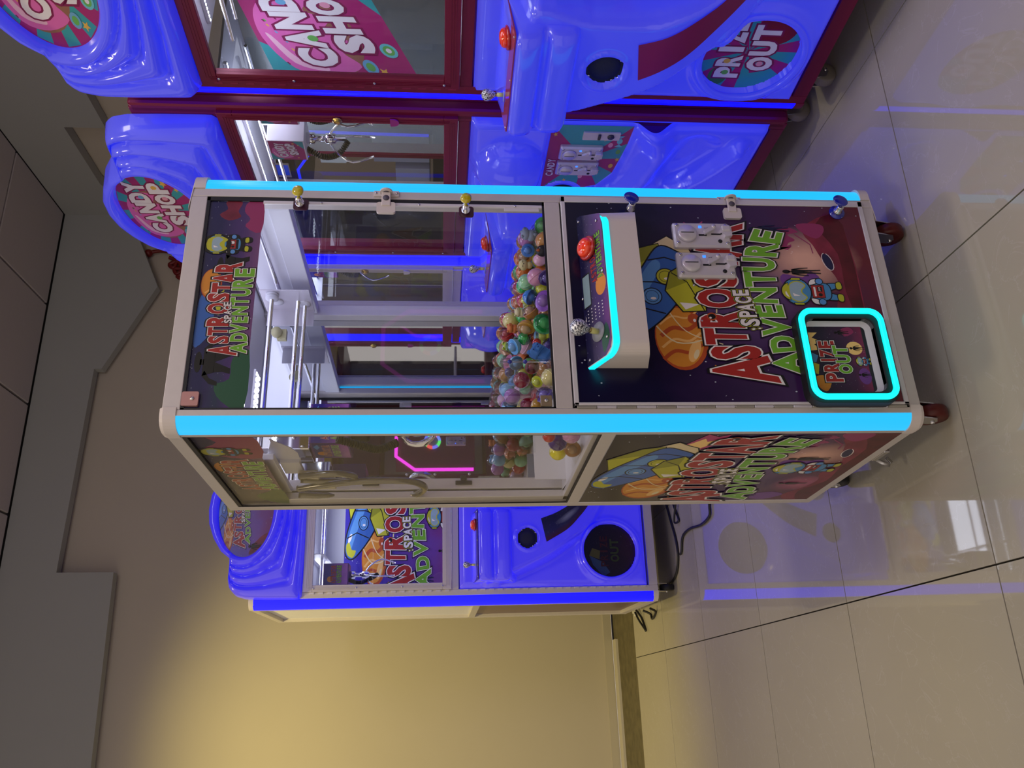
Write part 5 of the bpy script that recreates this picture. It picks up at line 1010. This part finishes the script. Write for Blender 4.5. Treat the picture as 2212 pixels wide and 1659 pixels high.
toy((.560, .170, 1.105), .019, (.62, .56, .30), 'pale yellow rubber bear toy with a sleepy face and tan ears', 'sleepy_bear', -.3)
toy((.426, .210, 1.118), .020, (.66, .60, .36), 'white and yellow rubber toy with one snout hole', 'snout_yellow', .2)
toy((.378, .215, 1.140), .021, (.62, .18, .05), 'orange rubber toy with a snout beside the topmost light blue capsule', 'snout_orange', .1)
toy((.236, .082, 1.078), .034, (.05, .18, .48), 'blue blocky rubber bear toy lying against the front glass', 'block_bear', .1)
toy((.138, .160, 1.086), .017, (.55, .10, .10), 'coral pink star-shaped rubber toy near the chute', 'star', .2)
toy((.420, .420, 1.130), .024, (.42, .55, .05), 'lime green spotted rubber frog toy deep in the pile', 'frog', 0)
toy((.070, .400, .920), .020, (.62, .55, .45), 'cream woolly rubber toy at the bottom of the chute', 'woolly', 0)
rnd = random.Random(11); kk = 200
cols = [('mint', (.28, .60, .32), (.7, .9, .7)), ('scarlet', (.50, .02, .02), (.8, .5, .5)), ('lemon', (.68, .60, .22), (.9, .88, .55)), ('sky', (.20, .48, .72), (.65, .8, .95)), ('leaf', (.03, .40, .08), (.6, .85, .7)), ('orchid', (.42, .14, .45), (.8, .6, .9)), ('lime', (.60, .62, .04), (.9, .95, .6)), ('amber', (.50, .22, .05), (.85, .8, .75)), ('rose', (.75, .42, .55), (.85, .65, .75)), ('orange', (.60, .16, .03), (.9, .7, .6))]
proto = {}
for lay, z in enumerate((1.0555, 1.097, 1.134)):
    for i in range(12):
        for j in range(14):
            x = .230+.050*i+(.024 if (j+lay) % 2 else 0)+rnd.uniform(-.003, .003); y = .075+.047*j+(.02 if lay == 1 else 0); r = .0245
            zt = 1.165-.05*abs(x-.35)/.3
            if x > .664 or y > .655 or (lay == 2 and (y < .28 or x > .56 or rnd.random() < .45)) or (lay == 1 and (y < .13 or rnd.random() < .12)): continue
            p = Vector((x, y, z))
            if any((p-q).length < (r+s_)*.93 for q, s_ in FIX): continue
            cn = cols[rnd.randrange(len(cols))]; FIX.append((p, r)); kk += 1
            if cn[0] not in proto or len(proto[cn[0]]) < 2:
                o = capsule(p, r, cn[0], cn[1], cn[2], cn[0]+' coloured prize capsule heaped behind the front rows of the pile', cn[0]+' coloured capsules heaped in the back of the chamber', full=(cn[0] not in proto), k=kk); proto.setdefault(cn[0], []).append(o)
            else:
                src = proto[cn[0]][kk % 2]; o = src.copy(); COL.objects.link(o); o.location = p; o.rotation_euler = (0, 0, rnd.uniform(-.8, .8))
                for ch in src.children: c = ch.copy(); COL.objects.link(c); c.parent = o
# ================================================================== CABLES, PLUG
CAB = M('cable_black', (.012, .012, .014), .4)
def cable(pts, label, r=.007):
    b = MB(); b.tube(smooth_pts([(x, y, (q[2] if len(q) > 2 else .008)) for q in pts for x, y in [q[:2]]], 7), r, 8); return tag(b.build('power_cable', CAB), label, 'cable', 'black cables on the floor')
cable([(.60, 2.86, .012), (.56, 2.85), (.463, 2.802), (.338, 2.742), (.226, 2.745), (.145, 2.86), (.128, 3.185)], 'black cable bending behind the castor of the back left machine')
cable([(.44, 2.02), (.363, 2.08), (.312, 2.103), (.304, 2.249), (.332, 2.45),  (.325, 2.60), (.258, 2.655), (.245, 2.685)], 'black cable running from the small machine towards the back left machine')
cable([(.62, 2.72), (.549, 2.72), (.463, 2.66), (.424, 2.642), (.43, 2.69, .02), (.50, 2.64, .02), (.60, 2.60)], 'small black cable loop beside the back left machine', .006)
cable([(.12, 3.82, .03), (.054, 3.76), (-.036, 3.678), (-.02, 3.71), (.05, 3.80, .02), (.12, 3.86, .03)], 'narrow black cable loop on the floor near the wall')
cable([(.065, 3.52, .05), (.04, 3.50, .01), (.008, 3.478), (.012, 3.42), (.035, 3.36, .01), (.05, 3.33, .05)], 'wide black cable loop hanging from the machine side near the wall')
b = MB(); b.box(.10, .19, 3.84, 3.91, .0, .035, bev=.006); b.cyl((.10, 3.875, .017), (-1, 0, 0), .012, .02, 12); tag(b.build('power_plug', M('white_plastic', (.6, .58, .52), .4)), 'white power adaptor on the floor at the rear of the back left machine', 'plug')
# ================================================================== NEON MINI MACHINES (they face the white machine, mirrored in its panes)
def mini(x0, label):
    root = thing('mini_claw_machine', label, 'claw machine', (x0+.25, -1.82, 0), math.pi, 'mini claw machines mirrored in the panes'); DR = M('dark_red_panel', (.10, .012, .03), .3)
    def bx(nm, *a, bev=.003, mat=DR, par=None): b = MB(); b.box(*a, bev=bev); return b.build(nm, mat, par or root)
    bx('cabinet', -.24, .24, 0, .45, .0, 1.05); bx('top_box', -.24, .24, 0, .45, 1.72, 1.95); bx('back_panel', -.24, .24, .40, .45, 1.05, 1.72, mat=WHITE)
    for sx in (-.24, .215): bx('post', sx, sx+.025, 0, .03, 1.05, 1.72)
    bx('door_panel', -.20, .20, -.008, .0, 1.12, 1.62, mat=M('rose_panel', (.22, .05, .09), .3))
    b = MB(); b.tube([(-.19, -.014, 1.13), (-.19, -.014, 1.50), (-.10, -.014, 1.62), (.10, -.014, 1.62), (.19, -.014, 1.50), (.19, -.014, 1.13)], .011, 8); b.build('neon_outline', PINKLED, root)
    for q, c in enumerate(((1, .1, .1), (.1, 1, .2), (.15, .2, 1), (.1, .9, .5), (1, .2, .5), (.2, .3, 1), (.3, 1, .3), (.2, .2, 1))):
        b = MB(); b.tube([(.0+.045*math.cos(t), -.02, 1.39+.045*math.sin(t)) for t in [q*math.pi/4+k*math.pi/16 for k in range(5)]], .010, 6); b.build('button_ring_light', EM('ring_light_%s' % 'rgbtpvgu'[q], c, 1.6), root)
    b = MB(); b.lathe([(.034, 0), (.030, .012), (.001, .014)], (0, -.008, 1.39), (0, -1, 0), 20); b.build('push_button', M('grey_button', (.4, .38, .42), .3), root)
    coin_acceptor(root, Matrix.Translation((0, -.008, 1.24)) @ Matrix.Scale(.8, 4)); return root
mini(.86, 'pink neon mini claw machine mirrored in the glass door of the small white machine'); mini(.34, 'pink neon mini claw machine mirrored in the side window of the small white machine')
# ================================================================== BLUE OUTLINED CABINET behind the candy machines
root = thing('prize_cabinet', 'dark prize cabinet with thin blue light lines seen through the candy machine glass', 'cabinet', (2.30, 1.62, 0), 0)
NV = M('navy_cabinet', (.015, .018, .04), .3); bl = EM('thin_blue_line', (.01, .02, 1), 1.3)
def bx(nm, *a, bev=.003, mat=NV): b = MB(); b.box(*a, bev=bev); return b.build(nm, mat, root)
bx('cabinet_base', 0, .6, .03, .95, 0, 1.38); bx('header', 0, .6, .03, .95, 2.14, 2.40); bx('rear', .55, .6, .03, .95, 1.38, 2.14, mat=M('grey_green_rear', (.20, .24, .24), .4)); bx('side_post', 0, .05, .03, .08, 1.38, 2.14); bx('side_post', 0, .05, .90, .95, 1.38, 2.14)
b = MB(); b.tube([(-.01, .07, 1.40), (-.01, .06, 2.13), (-.01, .16, 2.05), (-.01, .26, 2.06), (-.01, .38, 2.13), (-.01, .58, 2.13), (-.01, .70, 2.05), (-.01, .80, 2.06), (-.01, .90, 2.13), (-.01, .91, 1.40)], .008, 6); b.build('light_line', bl, root)
bx('white_carton', .12, .40, .20, .46, 1.40, 1.72, mat=WHITE); bx('white_carton', .12, .40, .52, .86, 1.40, 1.60, mat=WHITE); bx('display_panel', .01, .03, .18, .34, 1.86, 2.0, mat=M('white_screen', (.6, .65, .68), .3, emit=(.5, .55, .6), es=.25))
a = Art((-.004, .80, 2.16), (0, -1, 0), (0, 0, 1), (-1, 0, 0), .70, .20, .0003); a.letters([pq(c, .1+i*.2, .26+i*.2, .1, .9) for i, c in enumerate('Coi')], [(WH, .06), (M('blue_letter', (.01, .05, .5), .3, emit=(.01, .05, .6), es=.5), .03)]); a.build(root, 'header_lettering')

# ================================================================== ADDED CABINET out of view, it replaces pale world colour in the back mirror
root = thing('mirror_fill_cabinet', 'maroon cabinet with a yellow sign, added out of view to tone the mirror reflection', 'cabinet', (2.45, -2.95, 0), math.pi)
MR = M('maroon_cabinet', (.13, .03, .035), .35); OC = M('ochre_sign', (.42, .33, .10), .5)
def bx(nm, *a, bev=.006, mat=MR): b = MB(); b.box(*a, bev=bev); return b.build(nm, mat, root)
bx('cabinet_base', 0, 1.3, 0, .6, .0, .95); bx('marquee', 0, 1.3, .02, .6, 2.12, 2.45); bx('rear', 0, 1.3, .5, .6, .95, 2.12, mat=M('grey_rear', (.16, .15, .15), .4))
for x in (0, .62, 1.24): bx('post', x, x+.06, 0, .06, .95, 2.12)
bx('marquee_sign', .08, 1.22, -.006, .02, 2.17, 2.40, mat=OC); bx('control_deck', .05, 1.25, -.16, .0, .92, .98, bev=.02); bx('shelf', .06, 1.24, .08, .5, 1.20, 1.22, mat=WHITE)
for k in range(2): push_button(root, (.35+.6*k, -.08, .98), (0, 0, 1), 1.0)
